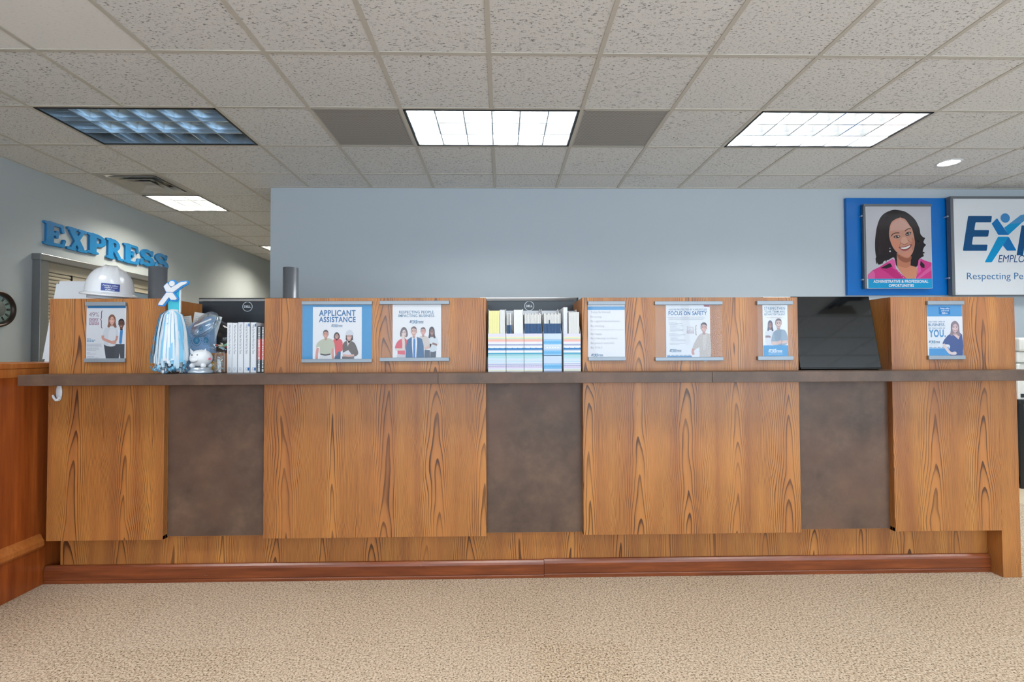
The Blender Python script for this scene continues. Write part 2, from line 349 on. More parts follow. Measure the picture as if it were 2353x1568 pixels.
BLUE, DBLUE, LBLUE = (52, 116, 172), (22, 84, 136), (40, 160, 220)
def logo(p, x0, y0, x1, y1, dark=(34, 84, 130), light=(70, 160, 205), lay=2, sub=True):
    """small italic wordmark with the leaping figure as its second letter"""
    W_, H_ = x1-x0, y1-y0
    q = lambda a: [(x0+u*W_, y0+v*H_) for u, v in a]
    p.poly(q([(.06, 0), (.26, 0), (.245, .20), (.10, .20), (.085, .40), (.215, .40), (.205, .58), (.07, .58), (.055, .80), (.20, .80), (.19, 1), (0, 1)]), dark, lay)
    p.poly(q([(.245, .24), (.29, .06), (.375, .54), (.30, .54)]), dark, lay); p.poly(q([(.345, .40), (.46, -.10), (.60, -.12), (.385, .54), (.37, .54)]), light, lay)
    p.poly(q([(.30, .60), (.375, .60), (.24, 1.3), (.18, 1.3)]), light, lay); p.poly(q([(.378, .60), (.43, 1), (.36, 1), (.335, .84)]), dark, lay)
    p.oval(x0+.345*W_, y0+.02*H_, .032*W_, .16*H_, light, lay, 12)
    p.text('press', x0+.44*W_, y1-.02*H_, x1-.06*W_, H_*1.02, dark, lay, .02, .22)
    if sub: p.rect(x0+.16*W_, y1+.16*H_, x1-.03*W_, y1+.24*H_, light, lay)
def brace(p, x0, y0, x1, y1, c, wd, lay=2):
    xm = (x0+x1)/2; ym = (y0+y1)/2; k = (y1-y0)*.05
    p.stroke([(x1, y0), (xm+wd*.4, y0+k*.5), (xm, y0+2*k), (xm, ym-2*k), (xm-wd*.4, ym-k*.6), (x0, ym), (xm-wd*.4, ym+k*.6), (xm, ym+2*k), (xm, y1-2*k), (xm+wd*.4, y1-k*.5), (x1, y1)], wd, c, lay)
def head(p, cx, cy, rx, ry, skin, hair, style='short', lay=4, tilt=0):
    sh = tuple(int(k*.86) for k in skin); hl = tuple(min(255, int(k*1.08)) for k in skin)
    if style == 'long':
        p.poly([(cx-rx*1.25, cy-ry*.6), (cx-rx*.5, cy-ry*1.28), (cx+rx*.5, cy-ry*1.28), (cx+rx*1.25, cy-ry*.5), (cx+rx*1.35, cy+ry*.7), (cx+rx*1.7, cy+ry*1.7), (cx+rx*.9, cy+ry*1.75), (cx, cy+ry*.9), (cx-rx*.9, cy+ry*1.75), (cx-rx*1.6, cy+ry*1.55), (cx-rx*1.3, cy+ry*.6)], hair, lay-1, 4)
    if style == 'bob':
        p.poly([(cx-rx*1.35, cy-ry*.4), (cx-rx*.6, cy-ry*1.3), (cx+rx*.6, cy-ry*1.3), (cx+rx*1.35, cy-ry*.4), (cx+rx*1.45, cy+ry*.6), (cx+rx*.9, cy+ry*.95), (cx-rx*.9, cy+ry*.95), (cx-rx*1.45, cy+ry*.6)], hair, lay-1, 4)
    if style == 'short': p.oval(cx, cy-ry*.22, rx*1.10, ry*.98, hair, lay-1)
    p.rect(cx-rx*.45, cy+ry*.5, cx+rx*.45, cy+ry*1.5, sh, lay-1)
    if style in ('short', 'hat'): p.oval(cx-rx*1.0, cy+ry*.08, rx*.16, ry*.22, sh, lay-1, 8); p.oval(cx+rx*1.0, cy+ry*.08, rx*.16, ry*.22, sh, lay-1, 8)
    p.poly([(cx-rx*.92, cy-ry*.45), (cx-rx*.4, cy-ry*.92), (cx+rx*.4, cy-ry*.92), (cx+rx*.92, cy-ry*.45), (cx+rx*.92, cy+ry*.25), (cx+rx*.5, cy+ry*.88), (cx, cy+ry*1.04), (cx-rx*.5, cy+ry*.88), (cx-rx*.92, cy+ry*.25)], skin, lay, 4)
    p.oval(cx-rx*.1, cy+ry*.2, rx*.5, ry*.35, hl, lay+1, 12)
    for sx in (-1, 1):
        p.stroke([(cx+sx*rx*.18, cy-ry*.26), (cx+sx*rx*.62, cy-ry*.28)], ry*.09, hair if sum(hair) < 420 else sh, lay+2)
        p.oval(cx+sx*rx*.4, cy-ry*.07, rx*.17, ry*.08, (60, 46, 42), lay+2, 8)
    p.poly([(cx-rx*.10, cy+ry*.28), (cx+rx*.16, cy+ry*.28), (cx+rx*.02, cy-ry*.05)], sh, lay+2)
    p.poly([(cx-rx*.48, cy+ry*.46), (cx, cy+ry*.52), (cx+rx*.48, cy+ry*.46), (cx+rx*.2, cy+ry*.72), (cx-rx*.2, cy+ry*.72)], (176, 92, 88), lay+2, 3)
    p.poly([(cx-rx*.36, cy+ry*.5), (cx, cy+ry*.54), (cx+rx*.36, cy+ry*.5), (cx+rx*.1, cy+ry*.63), (cx-rx*.1, cy+ry*.63)], (250, 248, 246), lay+3, 3)
    if style == 'short': p.poly([(cx-rx*1.02, cy-ry*.15), (cx-rx*.98, cy-ry*.8), (cx-rx*.2, cy-ry*1.2), (cx+rx*.6, cy-ry*1.1), (cx+rx*1.0, cy-ry*.7), (cx+rx*1.02, cy-ry*.15), (cx+rx*.82, cy-ry*.5), (cx+rx*.2, cy-ry*.72), (cx-rx*.6, cy-ry*.66), (cx-rx*.84, cy-ry*.45)], hair, lay+2, 3)
    if style in ('long', 'bob'):
        p.poly([(cx-rx*1.2, cy+ry*.5), (cx-rx*1.2, cy-ry*.5), (cx-rx*.5, cy-ry*1.22), (cx+rx*.5, cy-ry*1.22), (cx+rx*1.2, cy-ry*.5), (cx+rx*1.2, cy+ry*.5), (cx+rx*.88, cy-ry*.15), (cx+rx*.3, cy-ry*.78), (cx-rx*.5, cy-ry*.55), (cx-rx*.88, cy+ry*.05)], hair, lay+2, 3)

# ================================================================== SETTING
XL, XR, YF, YB, YE = -4.13, 6.4, -3.2, 4.879, 10.6       # left wall, right wall, window side, back wall, corridor end
XC = -2.278                                               # left end of the back wall
def st(o): o['kind'] = 'structure'; return o
st(box('floor', XL-.1, XR+.1, YF-.1, YE+.1, -.05, 0, M['carpet']))
st(box('floor_vinyl', 2.72, XR, 3.62, YB, 0, .004, M['vinyl']))
wb = st(box('wall_back', XC, XR+.1, YB, YB+.14, 0, CEIL+.02, M['wall']))
box('corner_end', XC, XC+.14, YB+.14, YE, 0, CEIL+.02, M['wall2'], wb)
st(box('wall_left', XL-.12, XL, YF, YE+.1, 0, CEIL+.02, M['wall2']))
st(box('wall_corridor', XL, XC, YE, YE+.1, 0, CEIL+.02, M['wall2']))
st(box('wall_right', XR, XR+.1, YF, YB+.1, 0, CEIL+.02, M['wall']))
# window side behind the camera: sill, head, piers and mullions round the two daylight openings
wf = st(box('wall_front', XL-.1, XR+.1, YF-.12, YF, 0, .22, M['wall']))
box('head', XL-.1, XR+.1, YF-.12, YF, 2.48, CEIL+.02, M['wall'], wf)
for a, b in ((XL-.1, -3.65), (1.23, 1.47), (6.03, XR+.1)): box('pier', a, b, YF-.12, YF, .22, 2.48, M['wall'], wf)
for x in (-2.0, -.4, 3.0, 4.5): box('mullion', x-.03, x+.03, YF-.05, YF+.16, .22, 2.48, M['frame_metal'], wf)

# ---- suspended ceiling: 2 ft grid
T = .6096; GX = -.067; GY = 2.671
ceil = st(box('ceiling', XL, XR, YF, YE, CEIL+.17, CEIL+.22, M['grid']))
def gx(k): return GX+k*T
def gy(k): return GY+k*T
LIT = {(-5, 1): 0, (-1, 1): 1, (3, 1): 1}                      # 2x4 troffers in view (col, row)
skip = set()
for (c, r) in LIT: skip |= {(c, r), (c+1, r)}
skip |= {(-2, 1), (1, 1)}                                        # return air grilles
skip |= {(-6, 3), (-6, 4), (-6, 8)}                              # diffuser, corridor lamps
BACKROW = [(-5, -3), (-1, -3), (3, -3), (7, -3), (-5, -7), (-1, -7), (3, -9), (7, -9)]   # troffers over and behind the camera
for (c, r) in BACKROW: skip |= {(c, r), (c+1, r)}
skip |= {(7, 1), (8, 1), (6, -5), (6, 2)}
_tm = {}
def tile_mesh(w_, d_, mat):
    k = (round(w_, 3), round(d_, 3), mat.name)
    if k not in _tm:
        bm = bmesh.new(); bm_box(bm, 0, w_, 0, d_, 0, .016)
        bmesh.ops.bevel(bm, geom=[e for e in bm.edges if all(v.co.z < .001 for v in e.verts)], offset=.004, segments=1, affect='EDGES')
        m = bpy.data.meshes.new('ceiling_tile'); bm.to_mesh(m); bm.free(); m.materials.append(mat); _tm[k] = m
    return _tm[k]
rt_ = random.Random(3)
for c in range(-7, 12):
    for r in range(-10, 14):
        x0, x1, y0, y1 = gx(c), gx(c+1), gy(r), gy(r+1)
        if c == -4 and y1 > YB+.04:          # strip of the corridor ceiling beside the wall end
            ya = max(y0, YB); o = bpy.data.objects.new('ceiling_tile', tile_mesh(XC-x0-.010, min(y1, YE)-ya-.010, M['tile'])); o.location = (x0+.005, ya+.005, CEIL+.0035); link(o, ceil)
        if y1 <= YF or x1 <= XL or x0 >= XR or (c, r) in skip: continue
        ymax = YB if x1 > XC+.2 else YE
        if y0 >= ymax-.03: continue
        if c == -4 and y0 > YB: x1 = XC
        x0, x1, y0, y1 = max(x0, XL), min(x1, XR), max(y0, YF), min(y1, ymax)
        if x1-x0 < .04 or y1-y0 < .04: continue
        plain_t = (c, r) in ((-4, -1), (-5, -1), (2, 1), (-3, 1)) and r == -1
        o = bpy.data.objects.new('ceiling_tile', tile_mesh(x1-x0-.010, y1-y0-.010, M['tile_plain'] if plain_t else M['tile']))
        o.location = (x0+.005, y0+.005, CEIL+.003+rt_.uniform(0, .0015)); link(o, ceil)
MID = {}
for (c, r) in list(LIT)+BACKROW+[(7, 1)]: MID.setdefault(c+1, []).append(r)
for c in range(-6, 11):
    x = gx(c); ymax = YB if x > XC-.02 else YE; ys = YF
    for r in sorted(MID.get(c, []))+[None]:
        ye = gy(r) if r is not None else ymax
        if ye-ys > .05: box('grid_bar', x-.012, x+.012, ys, ye, CEIL-.001, CEIL+.03, M['grid'], ceil)
        if r is not None: ys = gy(r+1)
for r in range(-9, 14):
    y = gy(r); xmax = XR if y < YB else XC
    box('grid_bar', XL, xmax, y-.011, y+.011, CEIL, CEIL+.028, M['grid'], ceil)
box('grid_bar', XC, XR, YB-.018, YB, CEIL-.002, CEIL+.02, M['grid'], ceil)
box('grid_bar', XL, XL+.018, YF, YE, CEIL-.002, CEIL+.02, M['grid'], ceil)

# ---- troffers with parabolic louvers
def troffer(c, r, lit, label, nx=6, ny=3, wide=2, group=None, glow=None):
    w_, d_ = wide*T-.03, T-.03; t = empty('ceiling_light', (gx(c)+wide*T/2, gy(r)+T/2, CEIL))
    tag(t, label, 'ceiling light', group)
    glow = glow or (M['lamp'] if lit else M['housing']); bl = M['louver'] if lit else M['alu']
    hw, hd = w_/2, d_/2; HT = .10
    mesh('lamp_panel', [(-hw, -hd, HT), (-hw, hd, HT), (hw, hd, HT), (hw, -hd, HT)], [(0, 1, 2, 3)], glow, t)
    bm = bmesh.new()
    for a in ((-hw, -hw+.012, -hd, hd), (hw-.012, hw, -hd, hd), (-hw, hw, -hd, -hd+.012), (-hw, hw, hd-.012, hd)): bm_box(bm, *a, -.003, HT)
    bm_obj('frame', bm, M['black'], t)
    iw, idp = hw-.012, hd-.012
    bm = bmesh.new()
    for a in ((-iw, -iw+.004, -idp, idp), (iw-.004, iw, -idp, idp), (-iw, iw, -idp, -idp+.004), (-iw, iw, idp-.004, idp)): bm_box(bm, *a, .002, HT)
    bm_obj('reflector', bm, bl, t)
    def blade(L, wtop, wbot):
        pr = [(-wbot, 0), (wbot, 0), (wbot+(wtop-wbot)*.15, .025), (wbot+(wtop-wbot)*.5, .055), (wtop, .085), (-wtop, .085), (-wbot-(wtop-wbot)*.5, .055), (-wbot-(wtop-wbot)*.15, .025)]
        n = len(pr); v = [(p[0], -L/2, p[1]) for p in pr]+[(p[0], L/2, p[1]) for p in pr]
        return v, [tuple(range(n)), tuple(range(2*n-1, n-1, -1))]+[(i, n+i, n+(i+1) % n, (i+1) % n) for i in range(n)]
    wt = .020 if lit else .030
    v, f = blade(2*idp, wt, .005); proto = None
    for i in range(1, nx):
        x = -iw+2*iw*i/nx
        if proto is None: proto = mesh('louver_blade', v, f, bl, t, (x, 0, .003))
        else: o = bpy.data.objects.new('louver_blade', proto.data); o.location = (x, 0, .003); link(o, t)
    v, f = blade(2*iw, wt*.9, .005); proto = None
    for i in range(1, ny):
        y = -idp+2*idp*i/ny
        if proto is None: proto = mesh('louver_blade', v, f, bl, t, (0, y, .0035), (0, 0, PI/2))
        else: o = bpy.data.objects.new('louver_blade', proto.data); o.location = (0, y, .0035); o.rotation_euler = (0, 0, PI/2); link(o, t)
    if not lit:   # unlit tubes above the louver
        for i in range(3):
            y = -idp+2*idp*(i+.5)/3; v, f = tube_data([(-iw+.02, y, HT-.014), (iw-.02, y, HT-.014)], .012, 10); mesh('tube', v, f, M['white'], t, smooth=True)
    return t
troffer(-5, 1, 0, 'unlit bluish ceiling troffer at upper left with aluminium louver')
troffer(-1, 1, 1, 'lit ceiling troffer between the two grey return grilles')
troffer(3, 1, 1, 'lit ceiling troffer at upper right, above the framed signs')
troffer(7, 1, 1, 'lit ceiling troffer right of the frame above the wall sign')
for (c, r) in BACKROW: troffer(c, r, 1, 'lit ceiling troffer over the carpet in front of the counter', group='troffers over the waiting area')
troffer(-6, 4, 1, 'small square lit ceiling lamp in the corridor beside the air diffuser', 3, 3, 1, glow=M['lamp_far'])
troffer(-6, 8, 1, 'farthest lit ceiling lamp deep in the corridor', 3, 3, 1, glow=M['lamp_far'])
for c, lb in ((-2, 'grey perforated return grille left of the lit middle troffer'), (1, 'grey perforated return grille right of the lit middle troffer')):
    g = empty('return_grille', (gx(c)+T/2, gy(1)+T/2, CEIL)); tag(g, lb, 'air grille', 'return air grilles in the ceiling'); h = T/2-.012
    box('perforated_panel', -h, h, -h, h, .002, .006, M['grille'], g)
    bm = bmesh.new()
    for a in ((-h, -h+.008, -h, h), (h-.008, h, -h, h), (-h, h, -h, -h+.008), (-h, h, h-.008, h)): bm_box(bm, *a, -.001, .02)
    bm_obj('frame', bm, M['vent'], g)
# four-way air diffusers
def diffuser(c, r, label):
  g = empty('air_diffuser', (gx(c)+T/2, gy(r)+T/2, CEIL)); tag(g, label, 'air vent')
  box('throat', -.29, .29, -.29, .29, .075, .08, M['black'], g)
  for i, (ro, ri, zo, zi) in enumerate(((.296, .235, -.001, .004), (.225, .165, -.006, .030), (.155, .100, -.006, .030), (.090, .04, -.006, .030))):
      v = [(sx*q, sy*q, z) for q, z in ((ro, zo), (ri, zi), (ri, zi+.003), (ro, zo+.003)) for sx, sy in ((-1, -1), (1, -1), (1, 1), (-1, 1))]
      f = [(a*4+k, a*4+(k+1) % 4, ((a+1) % 4)*4+(k+1) % 4, ((a+1) % 4)*4+k) for a in range(4) for k in range(4)]
      mesh('frame' if i == 0 else 'vane', v, f, M['vent'], g)
  box('centre_plate', -.05, .05, -.05, .05, .012, .016, M['vent'], g)
diffuser(-6, 3, 'square four-way air diffuser with stepped vanes in the corridor ceiling'); diffuser(6, -5, 'square four-way air diffuser over the waiting area, seen mirrored in the black screen')
# recessed downlight
bm = bmesh.new(); hs = T/2-.005; N_ = 48; ring = []
for i in range(N_):
    a_ = 2*PI*(i+.5)/N_; k_ = hs/max(abs(math.cos(a_)), abs(math.sin(a_)))
    ring.append((bm.verts.new((hs+k_*math.cos(a_), hs+k_*math.sin(a_), 0)), bm.verts.new((hs+.079*math.cos(a_), hs+.079*math.sin(a_), 0)), bm.verts.new((hs+.079*math.cos(a_), hs+.079*math.sin(a_), .016))))
for i in range(N_):
    p0, p1 = ring[i], ring[(i+1) % N_]; bm.faces.new((p0[0], p0[1], p1[1], p1[0])); bm.faces.new((p0[1], p0[2], p1[2], p1[1]))
bmesh.ops.recalc_face_normals(bm, faces=bm.faces); bm_obj('ceiling_tile', bm, M['tile'], ceil, (gx(6)+.005, gy(2)+.005, CEIL+.003))
g = empty('downlight', (gx(6)+T/2, gy(2)+T/2, CEIL)); tag(g, 'small round recessed downlight in the ceiling at right', 'downlight')
lathe('trim_ring', [(.078, .006), (.094, .006), (.096, 0), (.092, -.003), (.078, -.002)], M['white'], g, cap=False)
lathe('reflector_cone', [(.079, 0), (.074, .03), (.066, .06), (.04, .075)], M['white'], g, cap=False)
lathe('bulb', [(.001, .018), (.030, .020), (.052, .030), (.060, .045), (.04, .07)], emit_mat('downlight_glow', (1, .88, .68, 1), 14), g)

# ---- half-height cherry partition at left
XP = -2.282
pt = st(box('wall_partition', XP-.12, XP, -2.6, 2.757, 0, 1.06, M['cherry_z']))
box('return_panel', XP-.50, XP+.25, 2.757, 2.90, 0, 1.06, M['cherry_z'], pt)
box('cap_rail', XP-.135, XP+.010, -2.6, 2.757, 1.072, 1.098, M['rail'], pt, .004)
box('cap_rail', XP-.50, XP+.25, 2.757, 2.91, 1.060, 1.0975, M['rail'], pt, .004)
box('under_rail', XP-.12, XP+.004, -2.6, 2.757, 1.030, 1.072, M['rail'], pt, .003)
prism_xz('chair_rail', [(XP, .185), (XP+.012, .188), (XP+.022, .200), (XP+.022, .222), (XP+.012, .236), (XP+.006, .252), (XP, .256)], -2.6, 2.50, M['rail'], pt)

# ================================================================== COUNTER
Y0 = 2.455; ZT = 1.4107; ZB = .2345; YK = 2.752; LT = 1.0445
rc = empty('reception_counter'); tag(rc, 'long wood-grain reception counter with dark recessed panels', 'counter')
piers = ((-2.213, -1.655), (-1.172, -.082), (.398, 1.487), (1.962, 2.507))
for a, b in piers:
    box('front_panel', a, b, Y0, Y0+.02, ZB, ZT, M['wood'], rc, .0012, seg=1)
    box('side_panel', a, a+.018, Y0+.02, YK, ZB, ZT, M['wood'], rc)
    box('side_panel', b-.018, b, Y0+.02, YK, ZB, ZT, M['wood'], rc)
    box('top_cap', a, b, Y0+.001, YK, ZT-.0005, ZT+.001, M['wood'], rc)
    box('bottom_panel', a, b, Y0+.001, 2.55, ZB, ZB+.018, M['wood'], rc)
for a, b in ((-1.657, -1.170), (-.084, .400), (1.485, 1.964)):
    box('dark_panel', a, b, 2.487, 2.505, ZB+.006, .994, M['dark'], rc)
    box('bottom_panel', a, b, 2.488, 2.55, ZB+.004, ZB+.022, M['wood'], rc)
for a, b in ((-2.212, .55), (.55, 2.507)): box('kick_panel', a, b, 2.535, 2.555, 0, ZB+.03, M['wood'], rc)
box('end_post', 2.507, 2.602, Y0+.001, YK, 0, ZT-.002, M['wood'], rc, .001, seg=1)
box('back_panel', -2.213, 2.507, YK-.02, YK, 0, .98, M['wood'], rc)
pr_ = [(2.532, 0), (2.517, 0), (2.517, .012), (2.519, .016), (2.515, .022), (2.515, .068), (2.519, .078), (2.526, .086), (2.532, .088)]
def trim(name, x0, x1, dz=0, dy=0):
    n = len(pr_); v = [(x0, p[0]+dy, p[1]+(dz if p[1] else 0)) for p in pr_]+[(x1, p[0]+dy, p[1]+(dz if p[1] else 0)) for p in pr_]
    f = [tuple(range(n))[::-1], tuple(range(n, 2*n))]+[(i, (i+1) % n, n+(i+1) % n, n+i) for i in range(n)]
    return st(mesh(name, v, f, M['cherry_x']))
trim('trim_1', -2.276, .205); trim('trim_2', .207, 2.505, .004, .001)
ld = empty('counter_ledge'); tag(ld, 'dark brown stone-look ledge running along the whole counter front', 'ledge')
for a, b in ((-2.217, -.300), (-.2996, .985), (.9854, 2.62)): box('ledge_section', a, b, 2.305, Y0-.0005, .9945, LT, M['dark'], ld, .0015, seg=1)
for a, b in ((-1.6545, -1.1725), (-.0815, .3975), (1.4875, 1.9615)): box('niche_shelf', a, b, Y0-.0005, 2.75, .9945, LT, M['dark'], ld)
ds = empty('staff_desk'); tag(ds, 'grey work surface on the staff side behind the counter', 'desk')
box('desk_top', -2.02, 2.50, 2.92, 3.55, .87, .90, M['desk'], ds)
box('desk_shelf', -2.03, 2.50, 2.756, 2.92, .87, .90, M['desk'], ds)
for x in (-1.95, -.7, .7, 2.4): box('leg', x-.03, x+.03, 3.4, 3.46, 0, .87, M['black'], ds)

# ================================================================== THINGS ON THE WALLS
# ---- raised letters on the left wall (outlines from rounded strokes, contoured and extruded)
def field_poly(F, k=.0):
    """marching squares over a signed field F(X, Y) on the unit box; returns closed loops"""
    n = 84; xs = np.linspace(-.12, 1.12, n); ys = np.linspace(-.12, 1.12, n); X, Y = np.meshgrid(xs, ys, indexing='ij'); V = F(X, Y)
    segs = {}
    def ip(i, j, i2, j2):
        a, b = V[i, j], V[i2, j2]; t = a/(a-b); return (xs[i]+(xs[i2]-xs[i])*t, ys[j]+(ys[j2]-ys[j])*t)
    key = lambda i, j, i2, j2: (min((i, j), (i2, j2)), max((i, j), (i2, j2)))
    pts = {}; adj = {}
    for i in range(n-1):
        for j in range(n-1):
            c = [(i, j), (i+1, j), (i+1, j+1), (i, j+1)]; s_ = [V[a] < 0 for a in c]
            if all(s_) or not any(s_): continue
            ed = []
            for q in range(4):
                if s_[q] != s_[(q+1) % 4]:
                    kk = key(*c[q], *c[(q+1) % 4]); pts[kk] = ip(*c[q], *c[(q+1) % 4]); ed.append(kk)
            for q in range(0, len(ed)-1, 2): adj.setdefault(ed[q], []).append(ed[q+1]); adj.setdefault(ed[q+1], []).append(ed[q])
    loops, seen = [], set()
    for k0 in adj:
        if k0 in seen: continue
        lp, cur, prev = [], k0, None
        while cur not in seen:
            seen.add(cur); lp.append(pts[cur]); nx = [z for z in adj[cur] if z != prev and z not in seen]
            if not nx: break
            prev, cur = cur, nx[0]
        if len(lp) > 8: loops.append(lp)
    return loops
def strokes_field(caps, k=.035):
    def F(X, Y):
        out = None
        for (x0, y0, x1, y1, r) in caps:
            dx, dy = x1-x0, y1-y0; L = dx*dx+dy*dy+1e-9; t = np.clip(((X-x0)*dx+(Y-y0)*dy)/L, 0, 1)
            d = np.hypot(X-x0-t*dx, Y-y0-t*dy)-r
            if out is None: out = d
            else: h = np.clip(.5+.5*(d-out)/k, 0, 1); out = d*(1-h)+out*h-k*h*(1-h)
        return out
    return F
def arc(cx, cy, rx, ry, a0, a1, r0, r1, n=9):
    P = [(cx+rx*math.cos(math.radians(a0+(a1-a0)*i/n)), cy+ry*math.sin(math.radians(a0+(a1-a0)*i/n))) for i in range(n+1)]
    return [(*P[i], *P[i+1], r0+(r1-r0)*i/n) for i in range(n)]
def curve_solid(name, loops, sx, sy, depth, mat, parent=None, bevel=.002):
    c = bpy.data.curves.new(name, 'CURVE'); c.dimensions = '2D'; c.fill_mode = 'BOTH'; c.extrude = depth/2-bevel; c.bevel_depth = bevel; c.bevel_resolution = 1
    for lp in loops:
        sp = c.splines.new('POLY'); sp.points.add(len(lp)-1); sp.use_cyclic_u = True
        for p, q in zip(sp.points, lp): p.co = (q[0]*sx, q[1]*sy, 0, 1)
    o = bpy.data.objects.new(name, c); me = bpy.data.meshes.new_from_object(o); bpy.data.objects.remove(o); bpy.data.curves.remove(c)
    me.name = name; me.materials.append(mat) if not me.materials else None
    if me.materials[0] is None: me.materials[0] = mat
    r = bpy.data.objects.new(name, me); return link(r, parent)
stem = [(.28, .12, .28, .88, .135), (.10, .94, .46, .94, .055), (.10, .06, .46, .06, .055)]
GLY = dict(
    E=stem+[(.28, .93, .74, .93, .062), (.76, .92, .80, .68, .050), (.3, .52, .52, .52, .06), (.56, .64, .56, .40, .045), (.28, .07, .76, .07, .065), (.80, .09, .86, .32, .05)],
    X=[(.24, .86, .70, .14, .125), (.74, .86, .28, .14, .075), (.06, .94, .42, .94, .055), (.58, .94, .92, .94, .055), (.04, .06, .40, .06, .055), (.56, .06, .94, .06, .055)],
    P=stem+arc(.50, .69, .24, .215, 95, -95, .07, .07, 10)+[(.72, .72, .72, .66, .10), (.3, .92, .5, .92, .07), (.3, .47, .5, .47, .06)],
    R=stem+arc(.50, .71, .22, .195, 95, -95, .07, .07, 10)+[(.70, .73, .70, .68, .10), (.3, .92, .5, .92, .07), (.3, .50, .5, .50, .06), (.52, .46, .76, .14, .10), (.74, .07, .95, .07, .055)],
    S=arc(.48, .70, .25, .215, 30, 200, .07, .11)+arc(.52, .29, .26, .215, 115, -130, .13, .08, 12)+[(.27, .62, .45, .51, .11), (.78, .93, .74, .70, .05), (.14, .07, .20, .34, .055), (.36, .09, .2, .15, .06)])
LOOPS = {k: field_poly(strokes_field(v)) for k, v in GLY.items()}
for k_, L_ in LOOPS.items():
    A_ = np.array([q for l_ in L_ for q in l_]); lo_, hi_ = A_.min(0), A_.max(0)
    LOOPS[k_] = [[tuple((np.array(q)-lo_)/(hi_-lo_)) for q in l_] for l_ in L_]
LET = [('E', 4.490, 4.712, 2.130, 2.349, 'first raised blue letter E of the arch over the shutter'), ('X', 4.724, 4.952, 2.136, 2.352, 'raised blue letter X on the left wall'), ('P', 4.954, 5.182, 2.145, 2.356, 'raised blue letter P on the left wall'),
       ('R', 5.190, 5.415, 2.138, 2.356, 'raised blue letter R on the left wall'), ('E', 5.422, 5.659, 2.137, 2.353, 'second raised blue letter E, right after the R'), ('S', 5.671, 5.897, 2.150, 2.347, 'raised blue letter S right after the second E'), ('S', 5.905, 6.141, 2.150, 2.347, 'last raised blue letter S, partly behind a grey tube')]
for ch, ya, yb, za, zb, lb in LET:
    o = curve_solid('wall_letter', LOOPS[ch], (yb-ya), (zb-za), .022, M['letter'])
    o.rotation_euler = (PI/2, 0, PI/2); o.location = (XL+.012, ya, za)
    tag(o, lb.replace(' of the arch', ''), 'letter', 'raised letters on the left wall')

# ---- shuttered service window on the left wall
sh = empty('shuttered_window', (XL, 4.40, 0)); tag(sh, 'steel-framed service window with tan slatted shutter on left wall', 'window')
XI = .001
box('side_post', XI, .075, .005, .085, .92, 1.975, M['frame_metal'], sh, .003); box('side_post', XI, .075, 1.52, 1.60, .92, 1.975, M['frame_metal'], sh, .003)
box('header', XI, .085, -.004, 1.62, 1.972, 2.028, M['frame_metal'], sh, .004); box('sill', XI, .10, -.01, 1.63, .88, .92, M['frame_metal'], sh, .004)
box('shutter_box', XI, .03, .085, 1.52, 1.885, 1.972, M['tan'], sh); box('backing', XI, .010, .085, 1.52, .92, 1.885, M['tan'], sh)
z = 1.880; proto = None
while z > .94:
    if proto is None:
        pts = [(.010, 0), (.026, .002), (.028, .012), (.026, .026), (.020, .029), (.010, .029)]
        v = [(p[0], .085, p[1]-.03) for p in pts]+[(p[0], .365, p[1]-.03) for p in pts]; n = 6
        proto = mesh('slat', v, [tuple(range(n))[::-1], tuple(range(n, 2*n))]+[(i, (i+1) % n, n+(i+1) % n, n+i) for i in range(n)], M['tan'], sh, (0, 0, z))
    else: o = bpy.data.objects.new('slat', proto.data); o.location = (0, 0, z); link(o, sh)
    z -= .0325
box('mullion', .010, .034, .365, .376, .92, 1.885, M['black'], sh); box('flat_panel', .010, .022, .376, 1.52, 1.835, 1.885, M['tan'], sh)
box('pane', .010, .016, .376, 1.52, .95, 1.83, plain('dark_pane', rgb(96, 112, 126), .15), sh)
for i in range(1, 3): box('pane_bar', .016, .026, .376+.38*i, .396+.38*i, .92, 1.835, M['frame_metal'], sh)

# ---- round wall clock
ck = empty('wall_clock', (XL, 4.10, 1.512)); tag(ck, 'round bronze wall clock at the far left edge', 'clock')
R90 = (0, PI/2, 0)
lathe('rim', [(.118, .004), (.128, .022), (.138, .030), (.148, .026), (.152, .012), (.152, .001)], M['bronze'], ck, rot=R90, cap=False, seg=48)
lathe('dial', [(.001, .012), (.122, .012), (.122, .001)], plain('dial_grey', rgb(104, 112, 110), .5, vary=.2, scale=14), ck, rot=R90, cap=False, seg=48)
lathe('chapter_ring', [(.070, .0125), (.072, .0135), (.108, .0135), (.110, .0125)], plain('dial_ring', rgb(122, 144, 142), .5, vary=.15, scale=20), ck, rot=R90, cap=False, seg=48)
bm = bmesh.new()
for h in range(12):
    a = 2*PI*h/12
    for d in (-.045, .045) if h % 3 else (-.07, 0, .07):
        bm_box(bm, .0136, .0146, -.0028, .0028, .074, .106, Matrix.Rotation(a+d, 4, 'X'))
bm_obj('numerals', bm, M['bronze'], ck)
bm = bmesh.new(); bm_box(bm, .0150, .0165, -.004, .004, -.02, .095, Matrix.Rotation(.9, 4, 'X')); bm_box(bm, .0166, .018, -.005, .005, -.015, .06, Matrix.Rotation(2.6, 4, 'X')); bm_obj('hands', bm, M['black'], ck)

